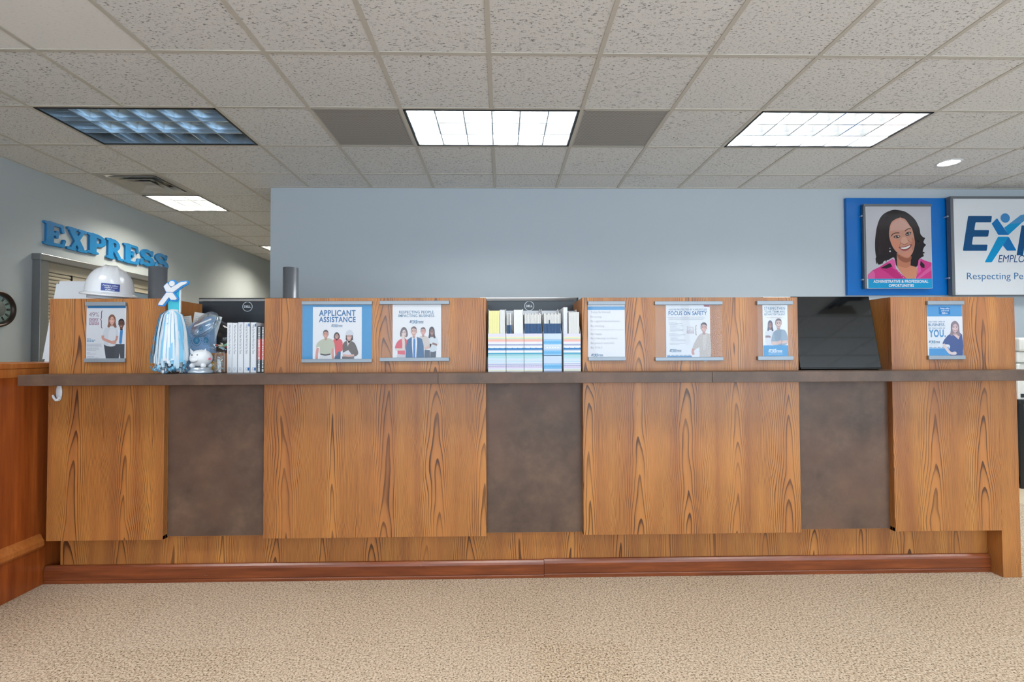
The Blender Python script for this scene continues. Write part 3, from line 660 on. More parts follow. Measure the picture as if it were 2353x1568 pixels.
# ---- signs on the back wall
o = box('backing_board', 3.442, 4.50, 4.842, YB-.002, 1.695, 2.672, M['sign_blue'], None, .002); tag(o, 'large bright blue backing board on the back wall', 'board')
pf = empty('portrait_sign', (3.934, 4.80, 1.757)); tag(pf, 'portrait poster of smiling woman in pink shirt on blue board', 'poster')
PW, PH = .657, .815
box('panel', -PW/2, PW/2, 0, .030, 0, PH, M['paper'], pf); box('side_edge', -PW/2-.022, -PW/2, .001, .032, -.002, PH+.004, M['sign_grey'], pf); box('top_bar', -PW/2-.022, PW/2+.008, -.006, .032, PH, PH+.024, M['sign_grey'], pf)
for x, zz in ((-PW/2-.03, .09), (-PW/2-.03, PH-.09)): v, f = tube_data([(x, .01, zz), (x, .042, zz)], .008, 10); mesh('standoff', v, f, M['silver'], pf)
p = Print((230, 40, 1440, 1512), PW, PH)
p.rect(230, 40, 1440, 1512, (236, 238, 240), .5); p.rect(236, 44, 1434, 1340, (206, 206, 213), 1)
HR, SK = (34, 26, 30), (210, 152, 132)
p.poly([(740, 100), (600, 150), (500, 240), (440, 380), (410, 520), (390, 700), (395, 880), (420, 1000), (440, 1080), (500, 1075), (560, 1020), (640, 1000), (740, 960), (800, 1140), (1050, 1120), (1160, 1120), (1200, 1000), (1240, 960), (1290, 930), (1270, 860), (1300, 770), (1330, 740), (1290, 680), (1310, 620), (1240, 540), (1220, 430), (1160, 300), (1080, 210), (960, 130), (840, 105)], HR, 2, 3)
for x, y, u, v_ in ((420, 960, 415, 1075), (470, 990, 455, 1090), (520, 980, 520, 1072), (570, 970, 590, 1040)): p.poly([(x-22, y), (x+30, y), (u+10, v_-20), (u, v_), (u-12, v_-30)], HR, 2.2, 3)
for x, y in ((1240, 600), (1250, 715), (1225, 860)): p.poly([(x-70, y-60), (x+10, y-20), (x+78, y+4), (x+72, y+26), (x+30, y+24), (x+56, y+52), (x+20, y+56), (x-60, y+60)], HR, 2.2, 4)
for a in range(7): p.stroke([(470+a*26, 330-a*18), (448+a*24, 560), (440+a*28, 900)], 5, (62, 44, 50), 2.6, 5)
p.poly([(790, 880), (1050, 900), (1040, 1100), (1150, 1130), (1160, 1250), (1110, 1340), (950, 1340), (840, 1200), (790, 1120)], (206, 134, 104), 3)
p.poly([(800, 1110), (960, 1150), (1040, 1110), (1150, 1140), (1150, 1250), (1100, 1340), (950, 1340), (850, 1200)], (226, 152, 118), 3.5)
p.poly([(790, 890), (900, 950), (1000, 970), (1060, 930), (1045, 1010), (960, 1050), (840, 1000)], (166, 100, 78), 3.8, 3)
p.poly([(700, 330), (760, 280), (870, 235), (960, 270), (1040, 380), (1085, 450), (1120, 590), (1130, 700), (1105, 820), (1060, 910), (990, 955), (900, 930), (800, 870), (730, 790), (680, 680), (655, 560), (665, 430)], SK, 4, 4)
p.poly([(720, 340), (870, 270), (980, 330), (1040, 430), (900, 470), (740, 470), (680, 480)], (216, 168, 154), 4.5, 4)
p.poly([(690, 640), (800, 640), (860, 700), (830, 790), (850, 870), (760, 800), (705, 720)], (224, 150, 122), 4.5, 4); p.poly([(1080, 600), (1120, 640), (1120, 720), (1090, 830), (1060, 760), (1070, 690)], (198, 130, 108), 4.5, 4)
p.poly([(880, 880), (960, 860), (1050, 840), (1050, 900), (980, 945), (900, 925)], (222, 152, 128), 4.5, 4)
p.poly([(895, 600), (960, 590), (1000, 680), (960, 720), (890, 715), (870, 690)], (226, 172, 148), 5, 4)
p.stroke([(870, 690), (905, 716), (950, 722), (1000, 690)], 9, (158, 92, 76), 5.5, 4); p.stroke([(1000, 640), (1040, 680), (1080, 700)], 8, (176, 108, 90), 5.5, 4); p.stroke([(870, 680), (845, 740), (830, 790)], 8, (178, 110, 92), 5.5, 4)
p.stroke([(695, 578), (720, 540), (770, 518), (845, 515)], 15, (66, 40, 36), 6, 4); p.stroke([(948, 486), (985, 455), (1020, 440), (1062, 440)], 15, (66, 40, 36), 6, 4)
p.poly([(735, 592), (785, 558), (860, 570), (840, 600), (790, 612)], (70, 48, 46), 6, 4); p.poly([(955, 548), (990, 502), (1060, 500), (1050, 545), (1000, 568)], (70, 48, 46), 6, 4)
p.poly([(762, 592), (800, 572), (846, 580), (810, 602)], (222, 212, 208), 6.5, 4); p.poly([(975, 545), (1010, 512), (1048, 518), (1030, 552)], (222, 212, 208), 6.5, 4)
p.oval(808, 584, 26, 22, (34, 22, 20), 7); p.oval(1012, 527, 26, 22, (34, 22, 20), 7); p.oval(820, 577, 8, 8, (245, 245, 245), 7.5, 10); p.oval(1024, 519, 8, 8, (245, 245, 245), 7.5, 10)
p.poly([(826, 772), (900, 766), (960, 752), (1068, 716), (1050, 775), (985, 828), (915, 840), (870, 815)], (176, 84, 84), 6, 4); p.poly([(846, 782), (945, 768), (1056, 728), (1015, 790), (935, 814), (880, 806)], (60, 26, 28), 6.5, 4)
p.poly([(858, 784), (945, 772), (1046, 736), (1008, 784), (935, 808), (888, 802)], (246, 242, 238), 7, 4)
p.poly([(870, 235), (760, 268), (690, 340), (662, 430), (652, 560), (660, 640), (600, 600), (560, 400), (640, 220), (760, 140), (880, 150)], HR, 5.8, 3); p.poly([(870, 235), (880, 170), (1000, 190), (1100, 300), (1170, 460), (1160, 700), (1132, 680), (1118, 590), (1085, 450), (1030, 350), (950, 262)], HR, 5.5, 3)
p.oval(665, 846, 17, 15, (206, 200, 200), 6, 12); p.oval(664, 793, 11, 10, (190, 186, 188), 6, 12)
PK = (222, 66, 146)
p.poly([(240, 1340), (252, 1260), (340, 1185), (470, 1125), (600, 1045), (705, 982), (745, 1010), (760, 1150), (860, 1250), (965, 1340)], PK, 6); p.poly([(1125, 1340), (1165, 1240), (1180, 1100), (1190, 1000), (1230, 978), (1300, 1010), (1432, 1052), (1432, 1340)], PK, 6)
p.poly([(244, 1338), (262, 1255), (350, 1192), (380, 1260), (370, 1338)], (232, 104, 170), 6.5); p.poly([(1300, 1200), (1432, 1100), (1432, 1180), (1200, 1338), (1140, 1338)], (232, 104, 170), 6.5); p.poly([(480, 1150), (600, 1110), (740, 1180), (900, 1338), (760, 1338), (600, 1230)], (206, 46, 128), 6.4, 3)
p.poly([(478, 1148), (660, 1058), (700, 1118), (600, 1158)], (38, 26, 36), 7); p.poly([(1225, 1012), (1300, 1090), (1296, 1150), (1240, 1135), (1212, 1090)], (38, 26, 36), 7)
p.poly([(600, 1050), (705, 982), (748, 1005), (768, 1178), (722, 1150), (672, 1058)], (238, 100, 172), 7.2); p.poly([(1188, 1002), (1232, 985), (1214, 1090), (1232, 1205), (1156, 1268), (1166, 1150)], (238, 100, 172), 7.2)
for i in range(4): p.oval(810+i*30, 1215+i*34, 8, 8, (246, 170, 206), 7.6, 8)
p.rect(250, 1338, 1434, 1506, (24, 166, 226), 8); p.text('ADMINISTRATIVE & PROFESSIONAL', 345, 1412, 1360, 50, (250, 252, 255), 9, .028); p.text('OPPORTUNITIES', 628, 1486, 1090, 50, (250, 252, 255), 9, .028)
p.build('artwork', pf, (0, -.0005, 0), mat=M['ink_gloss'])

sg = empty('wall_sign', (5.45, 4.78, 1.690)); tag(sg, 'large white company sign with blue lettering in grey frame, cut by right edge', 'sign')
SW, SHT = 1.95, .955
box('panel', -SW/2, SW/2, 0, .045, 0, SHT, M['white'], sg); box('side_frame', -SW/2-.030, -SW/2, .001, .047, -.004, SHT+.006, M['sign_grey'], sg); box('side_frame', SW/2, SW/2+.03, .001, .047, -.004, SHT+.006, M['sign_grey'], sg)
box('top_frame', -SW/2-.034, SW/2+.034, -.008, .049, SHT, SHT+.024, M['sign_grey'], sg); box('bottom_frame', -SW/2, SW/2, .001, .047, -.010, 0, M['sign_grey'], sg)
for x in (-SW/2+.012, SW/2-.012):
    for zz in (.012, SHT-.012): v, f = tube_data([(x, -.001, zz), (x, .004, zz)], .004, 10); mesh('screw', v, f, M['silver'], sg)
for zz in (.17, SHT-.17): v, f = tube_data([(-SW/2-.04, .02, zz), (-SW/2-.04, .062, zz)], .009, 10); mesh('standoff', v, f, M['silver'], sg)
k = .000690
p = Print((75, 110, 75+SW/k, 110+SHT/k), SW, SHT); D1, D2, D3, D4 = (0, 84, 140), (0, 124, 200), (0, 160, 222), (86, 160, 216)
def rpoly(pts, c, lay, r=16):
    out = []; n = len(pts)
    for i in range(n):
        a, b, d = (np.array(pts[(i+j) % n], float) for j in (-1, 0, 1))
        e = min(r, np.hypot(*(a-b))*.4); g = min(r, np.hypot(*(d-b))*.4); u, v_ = b+(a-b)/np.hypot(*(a-b))*e, b+(d-b)/np.hypot(*(d-b))*g
        for t in (0, .25, .5, .75, 1): out.append(tuple((1-t)**2*u+2*t*(1-t)*b+t*t*v_))
    p.poly(out, c, lay)
rpoly([(285, 358), (635, 358), (620, 450), (392, 450), (370, 562), (588, 562), (570, 658), (350, 658), (330, 772), (560, 772), (545, 862), (195, 862)], D1, 2)
rpoly([(626, 470), (708, 390), (872, 632), (718, 632)], D2, 2, 8); p.poly([(808, 528), (930, 440), (1055, 345), (1130, 330), (1290, 330), (1200, 372), (1110, 420), (870, 632)], D3, 2); p.poly([(880, 475), (1055, 345), (1130, 330), (1290, 330), (1180, 382), (1060, 460)], D4, 2.5)
rpoly([(715, 658), (872, 658), (612, 1028), (510, 1028)], D3, 2, 10); rpoly([(872, 658), (980, 858), (840, 860), (778, 778)], D2, 1.5, 12); p.oval(828, 388, 68, 68, (70, 148, 212), 2, 32)
p.text('press', 1010, 775, 2450, 410, D1, 2, .03, .20); p.text('EMPLOYMENT PROFESSIONALS', 708, 1028, 2480, 108, (46, 84, 140), 2, 0, .18); p.text('Respecting People. Impacting Business.', 245, 1272, 2560, 98, (66, 126, 178), 2, 0)
p.build('artwork', sg, (0, -.0004, 0), mat=M['ink_gloss'])

# ================================================================== POSTERS IN CLEAR HOLDERS ON THE COUNTER FRONT
def holder(px, x0, x1, z0, z1, label, rail=88, notch=True, sheet=None):
    """px: holder outline in drawing units (x0, y0, x1, y1); returns (root, Print) with the same units"""
    w_, h_ = x1-x0, z1-z0; t = empty('sign_holder', ((x0+x1)/2, Y0, z0)); tag(t, label, 'sign holder', 'poster holders on the counter front')
    rh = rail/(px[3]-px[1])*h_
    box('top_rail', -w_/2, w_/2, -.013, -.0005, h_-rh, h_, M['rail_grey'], t, .0015, seg=1); box('bottom_rail', -w_/2, w_/2, -.013, -.0005, 0, rh, M['rail_grey'], t, .0015, seg=1)
    hw = w_/2-.002; za, zb = rh*.4, h_-rh*.4; zm = h_*.47; r = .0085
    pts = [(-hw, za), (hw, za)]
    if notch: pts += [(hw-r*math.sin(a), zm-r*math.cos(a)) for a in (PI*i/10 for i in range(11))]
    pts += [(hw, zb), (-hw, zb)]
    prism_xz('clear_cover', pts, -.0085, -.0070, M['clear'], t)
    return t, Print(px, w_, h_)
def sheet(t, p, r, c=(240, 242, 246)):
    """a paper sheet (drawing units) as a part carrying the artwork"""
    a, b = p.P((r[0], r[3])), p.P((r[2], r[1]))
    o = box('paper', a[0], b[0], -.0022, -.0012, a[1], b[1], M['paper'], t); p.rect(*r, c, .3); return o
def finish(p, o): p.build('artwork', o, (0, -.0023, 0))

# 1. small poster with two colleagues
t, p = holder((90, 40, 990, 1410), -2.034, -1.841, 1.099, 1.394, 'poster holder with woman and man in white shirts, 49 percent', 90, False)
o = sheet(t, p, (92, 110, 982, 1340), (226, 230, 236)); p.rect(110, 120, 972, 178, (44, 130, 190), 1)
PU = (122, 60, 100); p.text('49%', 150, 374, 372, 108, PU, 2, -.012); brace(p, 402, 236, 456, 634, PU, 16)
for i, y in enumerate((402, 432, 462, 492, 518, 545)): p.greek(150, y, 372, 15, (160, 100, 132), 2, i)
for i, (y, x1) in enumerate(((868, 210), (898, 298), (930, 270))): p.greek(110, y, x1, 15, (80, 140, 180), 2, i+9)
for i, (y, x1) in enumerate(((990, 440), (1020, 440), (1048, 440), (1078, 370), (1106, 400), (1136, 330), (1190, 196), (1216, 320), (1274, 276), (1300, 376))): p.greek(108, y, x1, 9, (150, 156, 168), 2, i+20)
p.poly([(490, 1000), (750, 1040), (730, 1330), (540, 1330)], (70, 74, 82), 2); p.poly([(740, 985), (955, 985), (955, 1330), (866, 1330), (848, 1200), (826, 1330), (715, 1330), (730, 1100)], (78, 82, 90), 1.5)
p.poly([(790, 690), (850, 650), (940, 640), (975, 700), (978, 940), (955, 995), (760, 995), (770, 850)], (232, 236, 244), 2); p.poly([(862, 660), (905, 655), (915, 700), (895, 980), (862, 995), (832, 975), (850, 720)], (70, 142, 204), 3)
head(p, 880, 535, 62, 95, (112, 74, 62), (52, 40, 38), 'short', 4)
p.poly([(500, 660), (545, 615), (640, 640), (760, 640), (800, 700), (805, 800), (770, 880), (745, 1030), (600, 1045), (490, 995), (520, 860), (465, 800)], (212, 218, 228), 3, 3); p.poly([(600, 700), (690, 650), (760, 690), (720, 1010), (600, 1020)], (224, 229, 236), 3.4, 3)
p.stroke([(468, 800), (475, 870), (560, 915), (700, 970)], 60, (214, 158, 142), 4, 4); p.stroke([(790, 810), (770, 900), (700, 970)], 44, (206, 150, 134), 4, 4); p.oval(720, 955, 56, 42, (218, 166, 150), 4.6)
head(p, 668, 450, 62, 95, (230, 176, 158), (138, 96, 78), 'long', 6)
finish(p, o)
# 2. applicant assistance
t, p = holder((45, 30, 1725, 1505), -.987, -.642, 1.093, 1.396, 'poster holder reading applicant assistance on a blue sheet')
o = sheet(t, p, (50, 60, 1715, 1480), (64, 152, 210)); p.rect(300, 168, 1468, 1470, (240, 243, 248), 1)
p.text('APPLICANT', 445, 380, 1322, 136, BLUE, 2, .03); p.text('ASSISTANCE', 445, 530, 1322, 122, BLUE, 2, .03); logo(p, 740, 588, 1020, 642)
p.poly([(790, 960), (860, 930), (930, 935), (1000, 980), (1015, 1100), (1000, 1230), (900, 1245), (860, 1340), (840, 1340), (820, 1100)], (226, 88, 92), 2, 3); p.poly([(860, 1250), (970, 1225), (960, 1470), (800, 1470)], (70, 104, 136), 1.6)
head(p, 872, 870, 50, 66, (196, 146, 128), (70, 58, 60), 'bob', 3)
p.poly([(380, 1140), (420, 1020), (560, 935), (680, 920), (790, 980), (830, 1160), (740, 1165), (730, 1310), (480, 1310), (470, 1130)], (196, 200, 178), 4, 3); p.stroke([(485, 1300), (600, 1325), (725, 1302)], 34, (58, 52, 50), 5); p.poly([(480, 1320), (725, 1315), (745, 1470), (450, 1470)], (226, 228, 230), 4.4)
p.stroke([(425, 1150), (400, 1290), (395, 1440)], 62, (222, 158, 146), 4.5, 4); p.stroke([(775, 1165), (775, 1300), (790, 1440)], 58, (222, 158, 146), 4.5, 4); head(p, 610, 830, 58, 92, (216, 156, 138), (78, 68, 66), 'short', 6)
p.poly([(1020, 1060), (1100, 985), (1200, 985), (1300, 1040), (1370, 1200), (1385, 1300), (1310, 1360), (1220, 1340), (1040, 1330), (1015, 1200)], (104, 94, 90), 4, 3); p.poly([(1120, 985), (1210, 985), (1160, 1060), (1130, 1120)], (232, 208, 198), 5)
p.poly([(1000, 1360), (1290, 1340), (1290, 1470), (1000, 1470)], (120, 116, 120), 3.6); p.poly([(985, 1290), (1150, 1205), (1230, 1310), (1050, 1360)], (226, 228, 234), 5.4); p.stroke([(1020, 1320), (1150, 1345), (1290, 1330)], 50, (228, 184, 172), 6, 3)
p.poly([(1090, 850), (1255, 850), (1262, 960), (1215, 990), (1120, 985), (1086, 960)], (70, 56, 54), 5); head(p, 1168, 890, 58, 92, (228, 178, 164), (74, 56, 52), 'hat', 6); p.poly([(1085, 850), (1100, 770), (1180, 718), (1250, 760), (1275, 850), (1180, 838)], (214, 220, 230), 10.5, 3)
finish(p, o)
# 3. respecting people
t, p = holder((35, 30, 1700, 1475), -.606, -.262, 1.098, 1.397, 'poster holder reading respecting people, with four colleagues')
o = sheet(t, p, (340, 100, 1495, 1440)); C3 = (84, 132, 168)
p.text('RESPECTING PEOPLE.', 495, 333, 1335, 66, C3, 2, .022); p.text('IMPACTING BUSINESS.', 478, 420, 1352, 66, C3, 2, .022); logo(p, 742, 496, 1092, 560)
p.poly([(455, 1200), (640, 1190), (640, 1320), (460, 1310)], (228, 104, 122), 2); p.poly([(395, 1170), (450, 1010), (560, 935), (660, 940), (700, 1060), (680, 1200), (500, 1165)], (224, 94, 112), 2.4, 3); p.poly([(440, 1320), (650, 1320), (650, 1440), (440, 1440)], (212, 208, 214), 1.6)
p.stroke([(405, 1190), (520, 1195), (640, 1190)], 56, (226, 214, 208), 3.4, 3); p.stroke([(600, 1180), (605, 1040), (580, 860)], 66, (230, 216, 208), 6.8, 4); head(p, 610, 800, 62, 100, (222, 200, 194), (112, 98, 104), 'bob', 3)
p.poly([(980, 900), (1060, 870), (1150, 880), (1240, 960), (1260, 1060), (1200, 1150), (1100, 1190), (1050, 1100)], (214, 206, 202), 2, 3); p.poly([(1100, 1200), (1230, 1210), (1240, 1440), (1095, 1440)], (88, 100, 122), 1.6); p.stroke([(1240, 1060), (1210, 1140), (1110, 1170)], 60, (220, 186, 172), 3, 3); head(p, 1070, 765, 56, 86, (218, 168, 156), (112, 100, 102), 'short', 4)
p.poly([(1200, 900), (1290, 880), (1390, 900), (1440, 1060), (1400, 1110), (1380, 1230), (1240, 1240), (1230, 1060)], (216, 226, 234), 3, 3); p.poly([(1240, 1235), (1380, 1220), (1370, 1440), (1240, 1440)], (86, 94, 108), 2); p.stroke([(1290, 1050), (1350, 1070), (1400, 1090)], 48, (150, 112, 104), 5, 3); head(p, 1278, 770, 52, 88, (150, 112, 102), (74, 72, 84), 'long', 5)
p.poly([(650, 1440), (655, 1180), (690, 960), (800, 890), (920, 890), (1040, 940), (1080, 1100), (1095, 1440)], (70, 112, 154), 6); p.poly([(800, 890), (920, 890), (930, 1050), (900, 1440), (830, 1440), (800, 1100)], (232, 238, 246), 6.6); p.poly([(840, 935), (875, 930), (885, 1000), (880, 1440), (835, 1440), (832, 1060)], (74, 132, 198), 7.2)
p.poly([(800, 890), (790, 1000), (820, 1330), (740, 1080)], (58, 96, 138), 7.4); p.poly([(920, 890), (960, 1020), (905, 1330), (935, 1050)], (58, 96, 138), 7.4); head(p, 848, 768, 66, 104, (220, 180, 168), (122, 108, 108), 'short', 8)
finish(p, o)
# 4. affirmations
t, p = holder((1585, 310, 2095, 1115), .426, .613, 1.096, 1.393, 'poster holder with affirmations beginning today be blessed', 52, False)
o = sheet(t, p, (1586, 360, 2090, 1090), (240, 242, 248)); p.rect(1586, 380, 2088, 428, (86, 160, 216), 1); GR = (150, 154, 164)
for y, x1, s_ in ((470, 1898, 'Today be blessed,'), (532, 1778, 'Be strong,'), (592, 2028, 'Be a good communicator,'), (656, 1814, 'Be amazing,'), (764, 1782, 'Be happy,'), (824, 1990, 'Be a blessing to others,'), (888, 1946, 'Be patient and kind,'), (950, 1776, 'Be YOU!')): p.text(s_, 1624, y, x1, 28, GR, 2, -.006)
p.text('Be the best associate/worker you can be,', 1624, 702, 2080, 15, GR, 2); logo(p, 1628, 1020, 1798, 1050)
finish(p, o)
# 5. focus on safety
t, p = holder((75, 45, 1705, 1465), .760, 1.101, 1.094, 1.392, 'poster holder reading focus on safety, man holding hard hat')
o = sheet(t, p, (350, 100, 1415, 1440), (232, 237, 245)); p.poly([(1255, 100), (1412, 100), (1412, 178), (1275, 172)], (168, 84, 104), 1)
p.text("YOU'RE PROTECTED BY A RELENTLESS", 418, 262, 1345, 42, C3, 2, .02); p.text('FOCUS ON SAFETY', 415, 376, 1340, 92, BLUE, 2, .026)
for i, (x0, y, x1) in enumerate(((395, 420, 1290), (415, 448, 1280), (415, 478, 1240), (425, 540, 625), (415, 570, 745), (425, 598, 635), (450, 626, 765), (450, 652, 600), (450, 682, 690), (450, 712, 770), (450, 740, 770), (460, 765, 600), (420, 812, 640), (425, 840, 815), (430, 868, 715), (460, 900, 625), (460, 930, 630), (455, 962, 830), (455, 985, 820), (430, 1040, 815), (440, 1068, 655))): p.greek(x0, y, x1, 11, (168, 178, 190), 2, i)
p.text('32%', 850, 730, 1028, 80, (150, 130, 138), 2, -.012)
for i, y in enumerate((745, 765, 785, 808)): p.greek(850, y, 1028, 12, (176, 150, 158), 2, i+40)
brace(p, 1050, 620, 1090, 852, (158, 118, 112), 14); logo(p, 430, 1188, 728, 1246)
for i in range(7): p.rect(370+i*100, 1328, 445+i*100, 1340, (60, 110, 160), 2)
p.rect(368, 1350, 1100, 1440, (70, 140, 196), 1.4)
p.poly([(1120, 880), (1200, 815), (1290, 800), (1400, 830), (1414, 860), (1414, 1440), (1160, 1440), (1150, 1150), (1050, 1200), (985, 1170), (1030, 1040)], (196, 190, 186), 3, 2); p.poly([(1230, 830), (1330, 830), (1300, 1200), (1240, 1200)], (208, 203, 200), 3.5); p.oval(1060, 1330, 90, 130, (226, 230, 238), 4, 20, .4)
p.stroke([(1010, 1180), (985, 1250), (1010, 1320)], 60, (212, 156, 146), 4.6, 3); head(p, 1262, 680, 70, 108, (212, 168, 160), (84, 78, 88), 'short', 6)
finish(p, o)
# 6. strengthen your team
t, p = holder((60, 120, 895, 1450), 1.275, 1.456, 1.095, 1.393, 'poster holder reading strengthen your team and retain top talent', 90)
o = sheet(t, p, (205, 190, 790, 1390), (242, 246, 250)); C6 = (112, 146, 176)
p.text('STRENGTHEN', 245, 318, 735, 66, C6, 2, .024); p.text('YOUR TEAM AND', 248, 384, 732, 50, C6, 2, .024); p.text('RETAIN TOP TALENT', 246, 444, 735, 42, C6, 2, .024); p.greek(285, 492, 700, 9, (206, 190, 190), 2)
p.poly([(260, 830), (330, 790), (440, 800), (470, 900), (420, 1100), (280, 1100)], (222, 228, 238), 2, 3); p.stroke([(265, 930), (330, 915), (380, 940)], 44, (150, 126, 130), 3.4, 3); head(p, 380, 660, 44, 76, (170, 132, 128), (92, 100, 122), 'long', 3)
p.poly([(400, 1010), (450, 830), (540, 770), (660, 760), (740, 800), (790, 950), (780, 1060), (700, 1120), (440, 1110)], (150, 172, 192), 5, 3); p.stroke([(400, 1060), (520, 1070), (640, 1030)], 74, (226, 200, 196), 6, 3); p.stroke([(780, 1040), (700, 1040), (640, 1060)], 66, (222, 194, 192), 6, 3); head(p, 575, 630, 66, 96, (222, 196, 192), (136, 132, 140), 'short', 7)
p.rect(215, 1118, 788, 1390, (66, 158, 216), 7); logo(p, 325, 1205, 665, 1270, (248, 250, 252), (230, 242, 250), 8); p.greek(330, 1308, 660, 11, (210, 232, 246), 8)
finish(p, o)
# 7. we take care of you
t, p = holder((165, 110, 1020, 1430), 2.143, 2.331, 1.095, 1.391, 'poster holder reading we take care of you, woman in navy top', 90, False)
o = sheet(t, p, (178, 180, 1005, 1350), (234, 238, 244)); p.rect(182, 190, 1000, 458, (84, 158, 216), 1); p.poly([(450, 240), (720, 245), (722, 415), (458, 412)], (0, 124, 196), 2)
p.text('Putting a million', 488, 298, 700, 40, (240, 248, 255), 3, .012, .2); p.text('people to work', 512, 345, 690, 36, (240, 248, 255), 3, .012, .2); logo(p, 525, 368, 665, 400, (250, 252, 255), (240, 248, 255), 3, False)
C7 = (92, 138, 178)
p.text('YOU TAKE CARE OF', 198, 596, 595, 32, C7, 2, .01); p.text('BUSINESS.', 205, 678, 600, 62, C7, 2, .022); p.text('WE TAKE CARE OF', 198, 742, 598, 34, C7, 2, .01); p.text('YOU.', 212, 918, 605, 158, (84, 152, 204), 2, .04); logo(p, 205, 1005, 478, 1056); p.greek(215, 1098, 430, 10, (160, 180, 200), 2)
for i in range(8): p.rect(215+i*96, 1150, 290+i*96, 1164, (110, 150, 190), 2)
p.rect(210, 1178, 1000, 1348, (78, 156, 216), 1.5)
p.poly([(520, 1070), (640, 900), (740, 850), (860, 830), (985, 872), (985, 1348), (700, 1348), (700, 1130), (640, 1090)], (70, 92, 150), 4, 2); p.poly([(750, 850), (900, 980), (950, 860), (850, 820)], (226, 196, 190), 4.6)
p.stroke([(545, 1085), (620, 1200), (700, 1285), (800, 1295)], 62, (230, 210, 208), 5, 4); p.oval(800, 1290, 48, 38, (232, 214, 210), 5.6); head(p, 825, 710, 74, 108, (218, 190, 190), (150, 130, 140), 'long', 6)
finish(p, o)

# ================================================================== BEHIND THE COUNTER
def monitor(cx, w_, label, yaw_=0.0):
    t = empty('computer_monitor', (cx, 2.90, .90), (0, 0, yaw_)); tag(t, label, 'monitor', 'monitors behind the counter'); zt, zb = .553, .215; yb = -.10
    pts = [(yb+.022, zb), (yb+.010, zb+.02), (yb, zb+.06), (yb, zt-.020), (yb+.004, zt-.006), (yb+.014, zt), (yb+.05, zt), (yb+.05, zb)]
    bm = bmesh.new(); hw = w_/2; N = len(pts)
    L = [[bm.verts.new((s*(hw-(.012 if y < yb+.008 else 0)), y, z)) for y, z in pts] for s in (-1, 1)]
    for i in range(N): bm.faces.new((L[0][i], L[0][(i+1) % N], L[1][(i+1) % N], L[1][i]))
    bm.faces.new(L[0][::-1]); bm.faces.new(L[1]); bmesh.ops.recalc_face_normals(bm, faces=bm.faces)
    bm_obj('back_shell', bm, M['blackp'], t)
    box('vent_slot', -hw+.03, hw-.03, yb-.0008, yb+.002, zt-.024, zt-.019, M['black'], t); box('screen_bezel', -hw+.004, hw-.004, yb+.05, yb+.056, zb, zt-.002, M['gloss'], t)
    box('cover_plate', -.02, .10, yb-.0006, yb, zt-.20, zt-.095, plain('monitor_plate', rgb(34, 38, 43), .3), t)
    box('stand_neck', -.04, .04, yb+.02, yb+.06, .01, zb+.12, M['blackp'], t, .004); box('stand_base', -.12, .12, yb-.03, yb+.16, .0005, .014, M['blackp'], t, .004)
    p = Print((-100, -100, 100, 100), .08, .08); n = 40
    for i in range(n):
        a, b = 2*PI*i/n, 2*PI*(i+1)/n; p.poly([(70*math.cos(a), 70*math.sin(a)), (70*math.cos(b), 70*math.sin(b)), (62*math.cos(b), 62*math.sin(b)), (62*math.cos(a), 62*math.sin(a))], (214, 220, 224), 1)
    p.text('DELL', -46, 15, 46, 30, (230, 234, 236), 1, .04); p.build('logo', t, (0, yb-.0005, zt-.05-.04))
    return t
monitor(-1.432, .563, 'black monitor seen from behind, at left above the white books'); monitor(.153, .565, 'black monitor seen from behind, above the patterned file boxes'); monitor(1.80, .600, 'black monitor behind the glossy black screen, only its top edge showing')
for x, lb in ((-2.188, 'dark grey steel tube rising behind the hard hat'), (-1.363, 'dark grey steel tube rising behind the second wooden pier')):
    t = empty('steel_tube', (x if x > -2 else -2.188, 3.2, .90)); tag(t, lb, 'tube', 'steel tubes behind the counter')
    if x < -2: t.location = (-1.972, 2.86, .90)
    r = .0468 if x > -2 else .0452; h = .790 if x > -2 else .735
    lathe('pipe', [(r-.004, h-.03), (r-.004, h), (r, h), (r, .012), (r-.003, .0)], M['steel'], t, seg=40, cap=False)
    lathe('end_plug', [(.001, h-.012), (r-.004, h-.012)], M['black'], t, seg=40, cap=False); lathe('flange', [(r+.02, 0), (r+.02, .008), (r, .012)], M['steel'], t, seg=40)
o = box('desk_divider', -1.90, -1.30, 3.44, 3.47, .9005, 1.512, M['grey'], None, .004); tag(o, 'grey desk divider behind the hard hat pier, top edge showing', 'divider')
v, f = tube_data(catmull([(-1.78, 2.99, 1.465), (-1.74, 2.985, 1.468), (-1.70, 2.96, 1.45), (-1.675, 2.93, 1.40), (-1.66, 2.92, 1.32), (-1.65, 2.93, 1.1), (-1.66, 2.95, .906)], 6, False), .0022, 6)
o = mesh('cable', v, f, M['black'], None, smooth=True); tag(o, 'thin black cable drooping beside the left monitor', 'cable')
# white plate leaning behind the left pier
pl = empty('white_plate', (-2.402, 2.79, 1.0985), (-math.atan2(.085, .46), 0, 0)); tag(pl, 'blank white metal plate with rounded corners leaning behind left pier', 'plate')
bm = bmesh.new(); bm_box(bm, -.152, .152, 0, .003, 0, .468); bmesh.ops.bevel(bm, geom=[e for e in bm.edges if abs(e.verts[0].co.y-e.verts[1].co.y) > .001], offset=.014, segments=4, affect='EDGES')
bm_obj('sheet', bm, M['white_gloss'], pl)
for x, zz in ((-.140, .012), (-.140, .456), (.140, .456), (.140, .012)): v, f = tube_data([(x, -.0006, zz), (x, .002, zz)], .0028, 8); mesh('hole', v, f, M['black'], pl)
